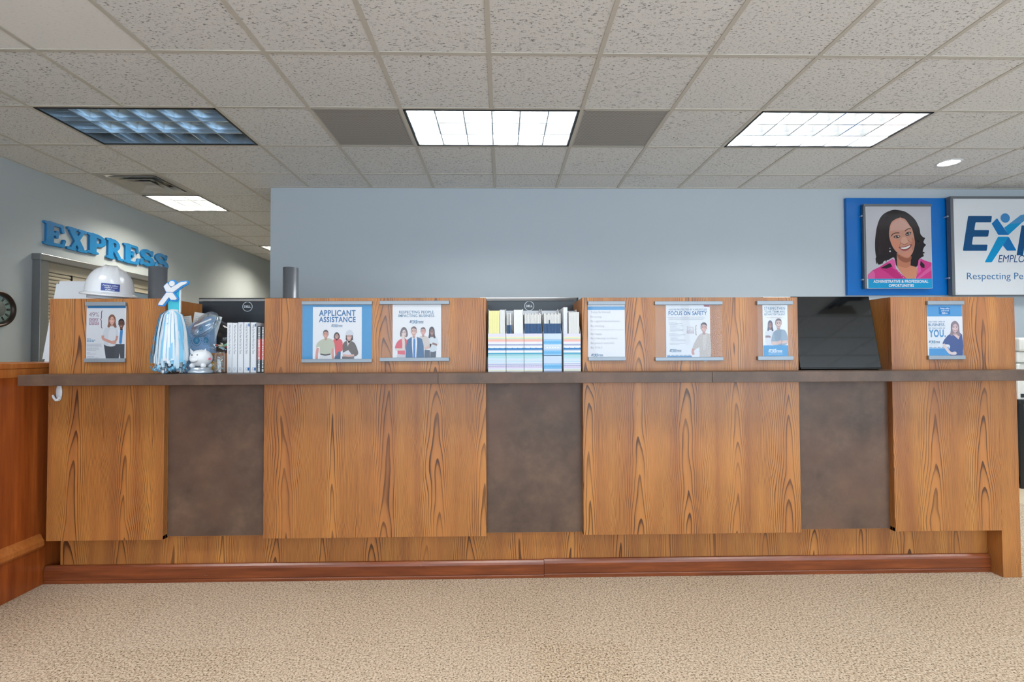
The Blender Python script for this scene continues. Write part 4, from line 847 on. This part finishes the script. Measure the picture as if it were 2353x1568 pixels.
# machine on a cart beyond the right end
ct = empty('cart', (4.55, 4.05, .004)); tag(ct, 'black framed cart beyond the right end of the counter', 'cart')
box('cart_top', -.30, .30, -.06, .46, .69, .725, M['black'], ct, .004); box('cart_base', -.30, .30, -.05, .45, .03, .10, M['black'], ct, .004); box('body', -.268, .28, -.02, .42, .10, .69, M['beige'], ct)
for x in (-.30, .26): box('leg', x, x+.04, -.055, -.015, 0, .69, M['black'], ct)
pn = empty('printer', (4.55, 4.20, .7295)); tag(pn, 'white office printer at the far right edge', 'printer')
box('body', -.29, .29, -.19, .2, 0, .30, M['beige'], pn, .012); box('lid', -.285, .285, -.185, .2, .305, .40, M['beige'], pn, .02); box('paper_output', -.26, .1, -.20, .1, .302, .3045, M['pagew'], pn); box('control_panel', -.27, -.05, -.196, -.188, .02, .05, M['blackp'], pn)
box('tray', -.28, .28, -.2, .1, .40, .515, M['beige'], pn, .02)

# ================================================================== ON THE COUNTER
# ---- hard hat
hh = empty('hard_hat', (-2.050, 2.612, ZT+.0125), (math.radians(4), math.radians(2.5), math.radians(36))); tag(hh, 'white hard hat with blue sticker on top of the left pier', 'hard hat')
rings, seg = 16, 64; v, f = [], []
for j in range(rings+1):
    t_ = j/rings; ph = t_*PI/2
    for i in range(seg):
        a = 2*PI*i/seg; c = math.cos(ph)**.80; sx = math.sin(ph)**.92
        x, y = .104*c*math.cos(a), .128*c*math.sin(a)
        z = .030+.142*sx
        for xr in (-.034, .034):                                   # two long moulded ridges front to back
            z += .008*math.exp(-((x-xr*(.55+.45*c))/.006)**2)*sx
        z += .006*math.exp(-(x/.022)**2)*sx
        v.append((x*(1+.012*math.exp(-((abs(math.cos(a))-.62)/.07)**2)), y, z))
for j in range(rings):
    for i in range(seg): k_ = (i+1) % seg; f.append((j*seg+i, j*seg+k_, (j+1)*seg+k_, (j+1)*seg+i))
mesh('shell', v, f, M['white_gloss'], hh, smooth=True)
v, f = [], []
def brim(a, e, dz):
    fr = max(0, -math.sin(a))**1.5
    return ((.104+e)*math.cos(a), (.128+e+fr*e*1.6)*math.sin(a), .030+dz-fr*e*.30)
for q, (e, dz) in enumerate(((-.002, .006), (.006, .002), (.017, -.003), (.018, -.009), (.015, -.011), (.004, -.006), (-.004, -.004))):
    v += [brim(2*PI*i/seg, e, dz) for i in range(seg)]
for j in range(6):
    for i in range(seg): k_ = (i+1) % seg; f.append((j*seg+i, j*seg+k_, (j+1)*seg+k_, (j+1)*seg+i))
mesh('brim', v, f, M['white_gloss'], hh, smooth=True)
lathe('headband', [(.092, .002), (.093, .03), (.088, .03), (.087, .002)], M['white'], hh, cap=False)
p = Print((895, 745, 1450, 1030), .074, .037)
for i in range(12):
    for j in range(4): p.rect(895+555/12*i, 745+285/4*j, 895+555/12*(i+1), 745+285/4*(j+1), (66, 84, 156), 1)
p.text('Putting a million', 945, 850, 1395, 58, (236, 240, 250), 2, .014, .2); p.text('people to work', 1005, 920, 1380, 52, (236, 240, 250), 2, .014, .2); logo(p, 1025, 960, 1320, 1005, (246, 248, 252), (236, 242, 250), 2, False)
o = p.build('sticker', hh, (.006, 0, .042))
for q in o.data.vertices:          # wrap the sticker round the shell
    zz = q.co.z+.042; c_ = math.cos(math.asin(min(1, max(0, (zz-.03)/.142))**(1/.92)))**.80; xx = q.co.x+.006
    q.co.y = -.128*math.sqrt(max(0, c_*c_-(xx/.104)**2))*1.012-.0012+q.co.y*2

# ---- adhesive hook
hk = empty('wall_hook', (-2.158, Y0, .930)); tag(hk, 'white adhesive hook under the ledge at the left end', 'hook')
bm = bmesh.new(); ellipsoid(bm, (0, -.004, .024), (.015, .005, .042)); bm_obj('base_plate', bm, M['white_gloss'], hk, smooth=True)
v, f = tube_data(catmull([(.004, -.005, .004), (.000, -.010, -.010), (-.007, -.014, -.011), (-.014, -.017, .000), (-.018, -.018, .013)], 5, False), [.008]*3+[.007]*8+[.0055]*7+[.0045]*3, 10); mesh('hook_arm', v, f, M['white_gloss'], hk, smooth=True)

# ---- pompom with foam figure
pm = empty('pompom', (-1.577, 2.383, LT+.001)); tag(pm, 'blue and white streamer pompom topped by a leaping foam figure', 'pompom')
fx = lambda q: (-1.692+.000348*q[0]+1.577, 1.542-.000345*q[1]-LT)
UP = [(232, 238), (275, 195), (325, 262), (455, 182), (535, 174), (532, 196), (472, 226), (355, 316), (265, 310)]
LO = [(268, 326), (347, 326), (402, 405), (386, 425), (330, 421), (300, 380), (215, 495), (160, 490), (175, 458)]
def dilate(polys, circ, r):
    allp = np.array([q for P_ in polys for q in P_]); lo = allp.min(0)-80; sc = (allp.max(0)-lo+80).max()
    def F(X, Y):
        out = np.full(X.shape, 9e9); PX, PY = X*sc+lo[0], Y*sc+lo[1]
        for P_ in polys:
            n = len(P_); ins = np.zeros(X.shape, bool); d = np.full(X.shape, 9e9)
            for i in range(n):
                (x0, y0), (x1, y1) = P_[i], P_[(i+1) % n]; dx, dy = x1-x0, y1-y0; t_ = np.clip(((PX-x0)*dx+(PY-y0)*dy)/(dx*dx+dy*dy), 0, 1)
                d = np.minimum(d, np.hypot(PX-x0-t_*dx, PY-y0-t_*dy))
                if y0 != y1: ins ^= ((y0 > PY) != (y1 > PY)) & (PX < (x1-x0)*(PY-y0)/(y1-y0)+x0)
            out = np.minimum(out, np.where(ins, -d, d))
        if circ: out = np.minimum(out, np.hypot(PX-circ[0], PY-circ[1])-circ[2])
        return out-r
    lps = field_poly(F); return [[(q[0]*sc+lo[0], q[1]*sc+lo[1]) for q in L_] for L_ in lps]
def foam(name, polys, circ, r, y, th, mat):
    lps = [[fx(q) for q in L_] for L_ in dilate(polys, circ, r)]
    o = curve_solid(name, lps, 1, 1, th, mat, pm, .0006); o.rotation_euler = (PI/2, 0, 0); o.location = (0, y, 0); return o
foam('figure_outline', [UP, LO], (338, 200, 38), 17, .004, .006, M['foam_blue'])
foam('figure_top', [UP], None, 1, -.003, .006, M['white']); foam('figure_legs', [LO], None, 1, -.003, .006, M['white']); foam('figure_head', [[(338, 199), (339, 200), (338, 201)]], (338, 200, 36), 0, -.003, .006, M['white'])
a, b = fx((266, 330)), fx((420, 600)); box('handle', a[0], b[0], .008, .013, b[1], a[1]+.02, M['teal'], pm); box('handle_edge', b[0], b[0]+.005, .007, .014, b[1], a[1]+.025, M['white'], pm)
lathe('tie', [(.004, .29), (.020, .292), (.023, .300), (.016, .306), (.004, .307)], M['white'], pm, (0.006, .008, 0), seg=20)
rs = random.Random(5)
for i in range(104):
    a = 2*PI*i/104*2+rs.uniform(-.05, .05); lay = .55+.45*rs.random() if i < 52 else .86+.16*rs.random(); zb = rs.uniform(.018, .050)+(.022 if lay > .9 else 0); wd = rs.uniform(.005, .0095)
    R1, R2 = .086*lay, .064*lay; v, f = [], []; nseg = 9; ph = rs.uniform(0, 6)
    for j in range(nseg+1):
        q = j/nseg; rr = (.38+.64*q**.55) if j else .22; z = .300-(.300-zb)*q**1.12 if j else .301
        wob = .004*math.sin(q*7+ph)*q
        if j == nseg: rr *= .93; z += .004
        cx, cy = (R1*rr+wob)*math.cos(a), (R2*rr+wob)*math.sin(a); tx, ty = -math.sin(a), math.cos(a); ww = wd*(.45+.55*min(1, q*2.2))
        v += [(cx-tx*ww, cy-ty*ww, z), (cx+tx*ww, cy+ty*ww, z+.001), ]
    for j in range(nseg): f.append((2*j, 2*j+1, 2*j+3, 2*j+2))
    mesh('streamer', [(x, max(y, -.074), z) for x, y, z in v], f, M[('rib_w', 'rib_b', 'rib_w', 'rib_l', 'rib_w', 'rib_b', 'rib_l')[rs.randrange(7)]], pm, smooth=True)
for i in range(90):      # curled ends
    a = rs.uniform(0, 2*PI); lay = rs.uniform(.25, .97); z0 = rs.uniform(.009, .036); cx, cy = .082*lay*math.cos(a), .062*lay*math.sin(a); v, f = [], []; d = rs.uniform(0, PI)
    for j in range(7):
        q = j/6*PI*1.4; v += [(cx+.008*math.cos(q)*math.cos(d)-.004*math.sin(d), cy+.008*math.cos(q)*math.sin(d)+.004*math.cos(d), z0+.008*math.sin(q)), (cx+.008*math.cos(q)*math.cos(d)+.004*math.sin(d), cy+.008*math.cos(q)*math.sin(d)-.004*math.cos(d), z0+.008*math.sin(q))]
    for j in range(6): f.append((2*j, 2*j+1, 2*j+3, 2*j+2))
    mesh('curled_end', v, f, M[('rib_b', 'rib_b', 'rib_w', 'rib_l')[rs.randrange(4)]], pm, smooth=True)

# ---- blue gift bag with papers
M['bag'] = plain('bag_blue', rgb(150, 186, 226), .5)
bg = empty('gift_bag', (-1.573, 2.568, LT+.001)); tag(bg, 'pale blue paper bag printed with rosettes, behind the pompom', 'bag')
zL = lambda z: z-LT-.001
fpts = [(-.068, 0), (.068, 0), (.070, zL(1.335)), (.030, zL(1.318)), (-.024, zL(1.290)), (-.070, zL(1.252))]
prism_xz('front_panel', fpts, 0, .0012, M['bag'], bg); prism_xz('back_panel', [(-.068, 0), (.068, 0), (.07, zL(1.34)), (-.07, zL(1.30))], .058, .0592, M['bag'], bg)
for s in (-1, 1): box('side_panel', s*.0685-.0006, s*.0685+.0006, .0012, .058, 0, zL(1.252) if s < 0 else zL(1.333), M['bag'], bg)
box('bottom', -.068, .068, .001, .058, 0, .001, M['bag'], bg)
p = Print((0, 0, 136, 292), .136, .292)
def ros(x, y, r):
    for i in range(20): a = 2*PI*i/20; p.oval(x+r*math.cos(a), y+r*1.15*math.sin(a), r*.10, r*.10, (70, 130, 186), 1, 6)
    p.oval(x, y, r*.86, r*.98, (160, 200, 234), 1.3); p.oval(x, y, r*.66, r*.76, (44, 124, 188), 1.6); p.oval(x, y, r*.54, r*.63, (96, 176, 222), 1.9); p.oval(x, y, r*.2, r*.24, (140, 202, 234), 2.2)
def tri(x, y, s): p.poly([(x-s, y-s), (x+s, y-s*.6), (x, y+s)], (60, 128, 190), 1)
for x, y, r in ((70, 130, 24), (118, 130, 20), (20, 128, 22), (44, 226, 25), (104, 232, 22), (92, 70, 16)): ros(x, y, r)
for x, y in ((40, 96), (52, 96), (46, 160), (38, 176), (50, 176), (78, 176), (90, 178), (100, 96), (84, 96), (14, 190), (24, 270), (36, 282), (64, 270), (80, 282), (120, 184), (60, 58), (110, 48)): tri(x, y, 2.6)
p.build('printed_pattern', bg, (0, -.0003, 0))
for i, (x, y, z, ry, lb) in enumerate(((-.052, .018, .10, -6, 'white paper sheet standing at the left in the blue bag'), (-.030, .030, .105, 10, 'white printed sheet tilted right in the blue bag'), (.018, .042, .098, 16, 'white paper sheet at the back of the blue bag'))):
    s_ = empty('paper_sheet', (-1.573+x, 2.568+y, LT+z), (0, math.radians(ry), 0)); tag(s_, lb, 'paper', 'papers in the blue bag'); box('sheet', -.034, .034, 0, .0008, 0, .205 if i else .19, M['pagew'], s_)
    p = Print((0, 0, 68, 205), .068, .205)
    for j in range(6): p.greek(10, 22+j*9, 56, 1.6, (170, 172, 178), 1, i*9+j)
    p.build('print', s_, (0, -.0002, 0))

# ---- brown box, candy jar with lid, candies
o = box('wooden_box', -1.505, -1.372, 2.496, 2.62, LT+.001, LT+.098, M['brown'], None, .003); tag(o, 'small brown wooden box under the tilted clear jar', 'box')
jr = empty('candy_jar', (-1.430, 2.545, LT+.179), (math.radians(56), 0, math.radians(-24))); tag(jr, 'clear plastic candy jar tilted on the brown box', 'jar')
lathe('body', [(.002, -.074), (.042, -.071), (.062, -.054), (.071, -.03), (.074, 0), (.071, .030), (.064, .056), (.062, .075), (.062, .098), (.0645, .100), (.0645, .104), (.0615, .104), (.0595, .098), (.0595, .075)], M['glass'], jr, cap=False, seg=48)
lathe('rim', [(.062, .090), (.068, .092), (.069, .098), (.068, .106), (.062, .108), (.0605, .100)], clear_mat('rim_plastic', 1.0, (.90, .94, .96, 1), 1.7, .1), jr, cap=False, seg=48)
jl = empty('jar_lid', (-1.430-.337*.118, 2.545-.757*.118, LT+.179+.559*.118), (math.radians(56), 0, math.radians(-24))); tag(jl, 'round clear lid with white label strip on the candy jar mouth', 'lid')
lathe('disc', [(.001, .004), (.060, .004), (.071, .002), (.073, -.010), (.0725, -.018), (.070, -.018), (.0695, -.010), (.067, -.001), (.001, .001)], M['glass'], jl, cap=False, seg=48)
lathe('edge_ring', [(.0715, -.019), (.0752, -.017), (.0752, -.008), (.073, -.002), (.0715, -.008)], clear_mat('lid_edge', 1.0, (.88, .93, .96, 1), 1.8, .12), jl, cap=False, seg=48)
box('label_strip', -.05, .05, -.006, .006, .0045, .005, M['white'], jl, rot=(0, 0, math.radians(24)))
rs = random.Random(2)
for i in range(9):
    a = i*2.4; r = .012*math.sqrt(i); t = empty('wrapped_candy', (-1.430+r*math.cos(a)*1.1, 2.552+r*math.sin(a)*.8, LT+.122+.004*(i % 3)+r*.35), (rs.random(), rs.random()*.5, rs.random()*6)); tag(t, 'small wrapped candy lying in the clear jar', 'candy', 'candies in the jar')
    c = [M['rib_l'], plain('candy_green', rgb(150, 206, 170), .4), plain('candy_cream', rgb(232, 222, 186), .5), plain('candy_red', rgb(206, 96, 90), .4)][i % 4]
    box('sweet', -.010, .010, -.006, .006, -.004, .004, c, t, .003); 
    for s in (-1, 1): mesh('wrapper_twist', [(s*.0095, 0, 0), (s*.017, -.006, .001), (s*.017, .006, -.001)], [(0, 1, 2)], c, t)

# ---- piggy bank
pg = empty('piggy_bank', (-1.444, 2.398, LT+.001)); tag(pg, 'white piggy bank on a round silver base', 'piggy bank')
lathe('base', [(.052, 0), (.054, .004), (.054, .010), (.050, .015), (.045, .016), (.044, .026), (.040, .029)], M['silver'], pg, seg=40)
bm = bmesh.new(); ellipsoid(bm, (0, 0, .072), (.0495, .047, .042), 32, 20); bm_obj('body', bm, M['white'], pg, smooth=True)
for s in (-1, 1):
    mesh('ear', [(s*.022, -.022, .103), (s*.040, -.018, .094), (s*.036, -.028, .120), (s*.030, -.008, .102)], [(0, 1, 2), (1, 3, 2), (3, 0, 2), (0, 3, 1)], M['white'], pg)
    for yy in (-.026, .024): bm = bmesh.new(); ellipsoid(bm, (s*.026, yy, .037), (.013, .013, .012), 14, 10); bm_obj('foot', bm, M['white'], pg, smooth=True)
    bm = bmesh.new(); ellipsoid(bm, (s*.0125-.006, -.0425, .088), (.0030, .002, .0032), 10, 8); bm_obj('eye', bm, M['black'], pg, smooth=True)
bm = bmesh.new(); ellipsoid(bm, (-.007, -.043, .064), (.020, .012, .013), 18, 12); bm_obj('snout', bm, M['white'], pg, smooth=True)
v, f = tube_data(catmull([(-.026, -.046, .062), (-.016, -.0535, .054), (-.004, -.0545, .0525), (.010, -.050, .060)], 5, False), .0011, 6); mesh('smile', v, f, M['sign_grey'], pg, smooth=True)
box('tag', .036, .046, -.031, -.027, .064, .074, plain('red_tag', rgb(206, 60, 90), .5), pg, rot=(0, 0, .3))
# ---- amber candle glass and jar of paper clips
t = empty('candle_glass', (-1.430, 2.472, LT+.001)); tag(t, 'small amber candle in a glass beside the piggy bank', 'candle')
lathe('wax', [(.001, .002), (.0135, .002), (.0155, .052), (.001, .053)], M['amber'], t, cap=False); lathe('glass', [(.001, .0), (.015, .0), (.018, .075), (.0172, .075), (.0145, .002)], M['glass'], t, cap=False)
t = empty('clip_jar', (-1.362, 2.408, LT+.001)); tag(t, 'small clear jar filled with paper clips beside the books', 'jar')
lathe('glass', [(.001, 0), (.0215, 0), (.0225, .004), (.0225, .088), (.020, .096), (.0205, .104), (.0195, .104), (.019, .096), (.0213, .087), (.0213, .004)], M['glass'], t, cap=False)
bm = bmesh.new(); rs = random.Random(9)
V, F = [], []
for i in range(90):
    L_, wd = .014, .0035; m_ = Matrix.Rotation(rs.uniform(0, 6.3), 4, 'Z') @ Matrix.Rotation(rs.uniform(0, 6.3), 4, 'X') @ Matrix.Rotation(rs.uniform(0, 6.3), 4, 'Y'); rr = .0125*math.sqrt(rs.random()); aa = rs.uniform(0, 6.3)
    c = Vector((rr*math.cos(aa), rr*math.sin(aa), rs.uniform(.012, .082))); P_ = [(-L_/2, -wd, 0), (L_/2-.003, -wd, 0), (L_/2, 0, 0), (L_/2-.003, wd, 0), (-L_/2+.002, wd, 0), (-L_/2, .3*wd, 0), (-L_/2+.003, -.4*wd, 0), (L_/2-.005, -.4*wd, 0)]
    P_ = [c+(m_ @ Vector(q))*.62 for q in P_]; P_ = [Vector((q.x, q.y, max(q.z, .006))) for q in P_]; v, f = tube_data(P_, .0007, 4); b0 = len(V); V += v; F += [tuple(b0+k_ for k_ in g) for g in f]
bm.free(); o = mesh('paper_clips', V, F, M['steel_clip'], None, (-1.362, 2.408, LT+.001)); tag(o, 'silver paper clips filling the small clear jar', 'paper clips', kind='stuff')

# ---- books
bx = lambda px: -1.354+(px-523)*.00215
WB = [(523.0, 534.0, 741.0), (534.6, 546.0, 741.5), (547.4, 559.6, 740), (561.2, 573.8, 740), (576.4, 588.6, 740.5)]
WL = ['first white paperback from the left, beside the jar of clips', 'second white paperback from the left in the row', 'middle white paperback of the five in the row', 'fourth white paperback with blue corner marks on its spine', 'fifth white paperback, against the first black book']
for i, (a, b, y) in enumerate(WB):
    x0, x1 = bx(a), bx(b); w_ = x1-x0-.0006; h = 1.2914-LT-.001+(741-y)*.0021; t = empty('book', ((x0+x1)/2, 2.456, LT+.001)); tag(t, WL[i], 'book', 'books standing on the ledge')
    bm = bmesh.new(); bm_box(bm, -w_/2, w_/2, 0, .003, 0, h); bm_box(bm, -w_/2, -w_/2+.0014, .003, .080, 0, h); bm_box(bm, w_/2-.0014, w_/2, .003, .080, 0, h); bm_obj('cover', bm, M['paper'], t)
    box('pages', -w_/2+.0015, w_/2-.0015, .003, .078, .002, h-.003, M['pagew'], t)
    p = Print((0, 0, 26, 240), w_, h); p.text("What Got You Here Won't Get You There", 10, 8, 150, 11, (92, 98, 110), 1, 0, 0, 90); p.greek(10, 165, 16, 40, (190, 196, 204), 1); p.oval(13, 222, 6, 8, (196, 202, 210), 1); p.oval(13, 222, 4, 6, (226, 230, 236), 1.4)
    if i >= 3: p.rect(20, 6, 26, 20, (34, 104, 176), 1); p.rect(18, 216, 26, 230, (34, 104, 176), 1)
    p.build('spine_print', t, (0, -.0002, 0))
for i, (a, b, lb) in enumerate(((590.4, 599.0, 'black and red book beside the last white paperback'), (600.0, 606.6, 'black and red book squeezed against the second pier'))):
    x0, x1 = bx(a), bx(b); w_ = x1-x0-.0005; h = .228; t = empty('book', ((x0+x1)/2, 2.459, LT+.001)); tag(t, lb, 'book', 'books standing on the ledge')
    bm = bmesh.new(); bm_box(bm, -w_/2, w_/2, 0, .003, 0, h); bm_box(bm, -w_/2, -w_/2+.0014, .003, .080, 0, h); bm_box(bm, w_/2-.0014, w_/2, .003, .080, 0, h); bm_obj('cover', bm, M['blackp'], t); box('pages', -w_/2+.0015, w_/2-.0015, .003, .078, .002, h-.003, M['pagew'], t)
    p = Print((0, 0, 20, 228), w_, h); p.rect(0, 62, 20, 166, (206, 66, 56), 1); y = 4; rr = random.Random(i)
    while y < 205:
        L_ = rr.choice((5, 7, 9)); p.rect(5, y, 15, y+L_, (228, 230, 232), 1.5); p.rect(7.5, y+1.6, 12.5, y+L_-1.6, (206, 66, 56) if 62 < y < 160 else (40, 42, 46), 2) if rr.random() < .5 else None; y += L_+2
    p.rect(4, 210, 16, 224, (210, 212, 214), 1.5); p.build('spine_print', t, (0, -.0002, 0))

# ---- magazine file boxes and what they hold
XS = [(-.0700, .0165), (.0185, .1040), (.1060, .1945), (.2010, .2885), (.3010, .3860)]
FL = ['patterned file box at the left, holding yellow cards', 'striped file box holding a thick white pad, second from left', 'striped file box full of blue and white brochures', 'light blue file box with wavy bands', 'striped file box at the right, beside the third pier']
STR = [(0, 16, (226, 222, 240)), (16, 22, (240, 236, 180)), (22, 26, (196, 224, 190)), (28, 36, (240, 178, 150)), (36, 42, (244, 200, 206)), (52, 58, (150, 160, 200)), (58, 61, (186, 190, 206)), (72, 81, (30, 122, 186)), (82, 85, (150, 170, 206)), (96, 102, (30, 160, 196)), (103, 110, (140, 200, 206)), (112, 122, (176, 224, 226)), (124, 128, (190, 226, 240)), (131, 135, (200, 220, 232)), (138, 144, (190, 226, 240)), (150, 155, (180, 186, 222)), (159, 164, (100, 84, 160)), (166, 172, (226, 204, 236)), (182, 187, (240, 238, 200))]
ZF, ZK, DP = 1.231-LT-.001, 1.362-LT-.001, .225
CARD = {}
def card(name, x, y0, y1, z1, th, mat, label, cat, group, blue=None, ry=0.0, dx=0):
    key = (round(y1-y0, 3), round(z1, 3), th, mat.name, blue)
    t = empty(name, (x, y0, LT+.0035), (0, ry, 0)); tag(t, label, cat, group)
    if key not in CARD:
        a = box('sheet', -th/2, th/2, 0, y1-y0, 0, z1, mat, t); c = box('printed_edge', -th/2-.0001, th/2+.0001, -.0003, .02, 0, blue, M['navy'], t) if blue else None; CARD[key] = (a.data, c.data if c else None)
    else:
        o = bpy.data.objects.new('sheet', CARD[key][0]); link(o, t)
        if CARD[key][1]: o = bpy.data.objects.new('printed_edge', CARD[key][1]); link(o, t)
    return t
for i, (x0, x1) in enumerate(XS):
    w_ = x1-x0; xc = (x0+x1)/2; yf = 2.405 if i < 4 else 2.43; t = empty('file_box', (xc, yf, LT+.001)); tag(t, FL[i], 'file box', 'magazine file boxes on the ledge'); th = .0012
    box('front_wall', -w_/2, w_/2, 0, th, 0, ZF, M['paper'], t); box('back_wall', -w_/2, w_/2, DP-th, DP, 0, ZK, M['paper'], t); box('bottom', -w_/2, w_/2, th, DP-th, 0, th, M['paper'], t)
    for s in (-1, 1):
        xx = s*(w_/2-th/2); pr2 = [(th, th), (DP-th, th), (DP-th, ZK), (DP-.09, ZK), (th, ZF)]; v = [(xx-th/2, a, b) for a, b in pr2]+[(xx+th/2, a, b) for a, b in pr2]
        mesh('side_wall', v, [(0, 1, 2, 3, 4), (9, 8, 7, 6, 5)]+[(k_, 5+k_, 5+(k_+1) % 5, (k_+1) % 5) for k_ in range(5)], M['paper'], t)
    p = Print((0, 0, 100, 190), w_, ZF)
    if i != 3:
        p.rect(0, 0, 100, 190, (236, 238, 244), .4)
        for a, b, c in STR: p.rect(0, a, 100, b, c, 1)
        for k_ in range(24):
            p.rect(2+k_*4.1, 159, 4+k_*4.1, 165, (236, 232, 244), 1.5); p.oval(3+k_*4.1, 57, 1.2, 1.5, (232, 234, 244), 1.5, 6); p.oval(3+k_*4.1, 32, 1.2, 1.6, (246, 214, 190), 1.5, 6)
        for k_ in range(10): p.poly([(k_*10, 72), (k_*10+10, 72), (k_*10+5, 70+1.5*(k_ % 3))], (30, 122, 186), 1.4)
    else:
        p.rect(0, 0, 100, 190, (206, 222, 244), .4)
        for a, b in ((34, 54), (86, 106), (154, 176)):
            p.rect(0, a, 100, b, (120, 190, 234), 1); p.stroke([(q*4, (a+b)/2+3*math.sin(q*1.6)) for q in range(26)], 2.2, (84, 160, 214), 1.5); p.rect(0, a-5, 100, a-3, (90, 150, 206), 1); p.rect(0, b+3, 100, b+5, (236, 242, 250), 1)
        for k_ in range(5): p.rect(16+k_*15, 68, 24+k_*15, 72, (250, 252, 255), 1)
        p.rect(0, 108, 100, 112, (84, 150, 206), 1); p.rect(0, 182, 100, 190, (196, 214, 244), 1)
    p.build('printed_front', t, (0, -.0002, 0))
    if i == 0:
        for k_ in range(10): card('yellow_card', x0+.006+k_*.0052, yf+.006, yf+.16, .296, .0046, M['yellow'], 'pale yellow card standing in the leftmost file box', 'card', 'yellow cards in the left file box')
        for k_ in range(5): card('white_card', x0+.0595+k_*.0050, yf+.006, yf+.16, .300, .0044, M['pagew'], 'white card standing right of the yellow cards', 'card', 'white cards in the left file box')
    if i == 1:
        for k_ in range(3): card('brochure', x0+.006+k_*.0075, yf+.005, yf+.15, .285, .0048, M['pagew'], 'blue and white brochure leaning beside the white pad', 'brochure', 'leaning brochures in the second file box', .225)
        t2 = card('white_pad', x0+.060, yf+.010, yf+.16, .300, .044, M['pagew'], 'thick white paper pad in the second file box', 'pad', None)
    if i in (2, 3):
        for k_ in range(14): card('brochure', x0+.0055+k_*.00585, yf+.005, yf+.15, .284-.004*((k_*7) % 3), .0046, M['pagew'], 'blue and white brochure in the %s file box' % ('third' if i == 2 else 'light blue'), 'brochure', 'brochures in the %s file box' % ('third' if i == 2 else 'light blue'), .232+(.018 if (i == 3 and k_ == 4) else 0))
    if i == 4:
        for k_ in range(9): card('white_card', x0+.030+k_*.0058, yf+.006, yf+.15, .290, .005, M['pagew'], 'white card standing in the rightmost file box', 'card', 'white cards in the right file box')
        card('white_folder', x0+.013, yf+.02, yf+.19, .315, .02, M['paper'], 'tall cream folder at the left of the rightmost file box', 'folder', None)

# ---- glossy black screen leaning in the right niche
lean = math.atan2(.075, .372)
t = empty('black_screen', (1.700, 2.450, LT+.001), (-lean, 0, 0)); tag(t, 'large glossy black screen leaning in the niche at right', 'screen')
box('glass_face', -.206, .206, 0, .006, .010, .385, M['gloss'], t, .002); box('rear_case', -.200, .200, .0062, .032, .012, .378, M['blackp'], t, .006); box('bottom_lip', -.206, .206, -.004, .03, .0035, .0098, M['gloss'], t, .002)
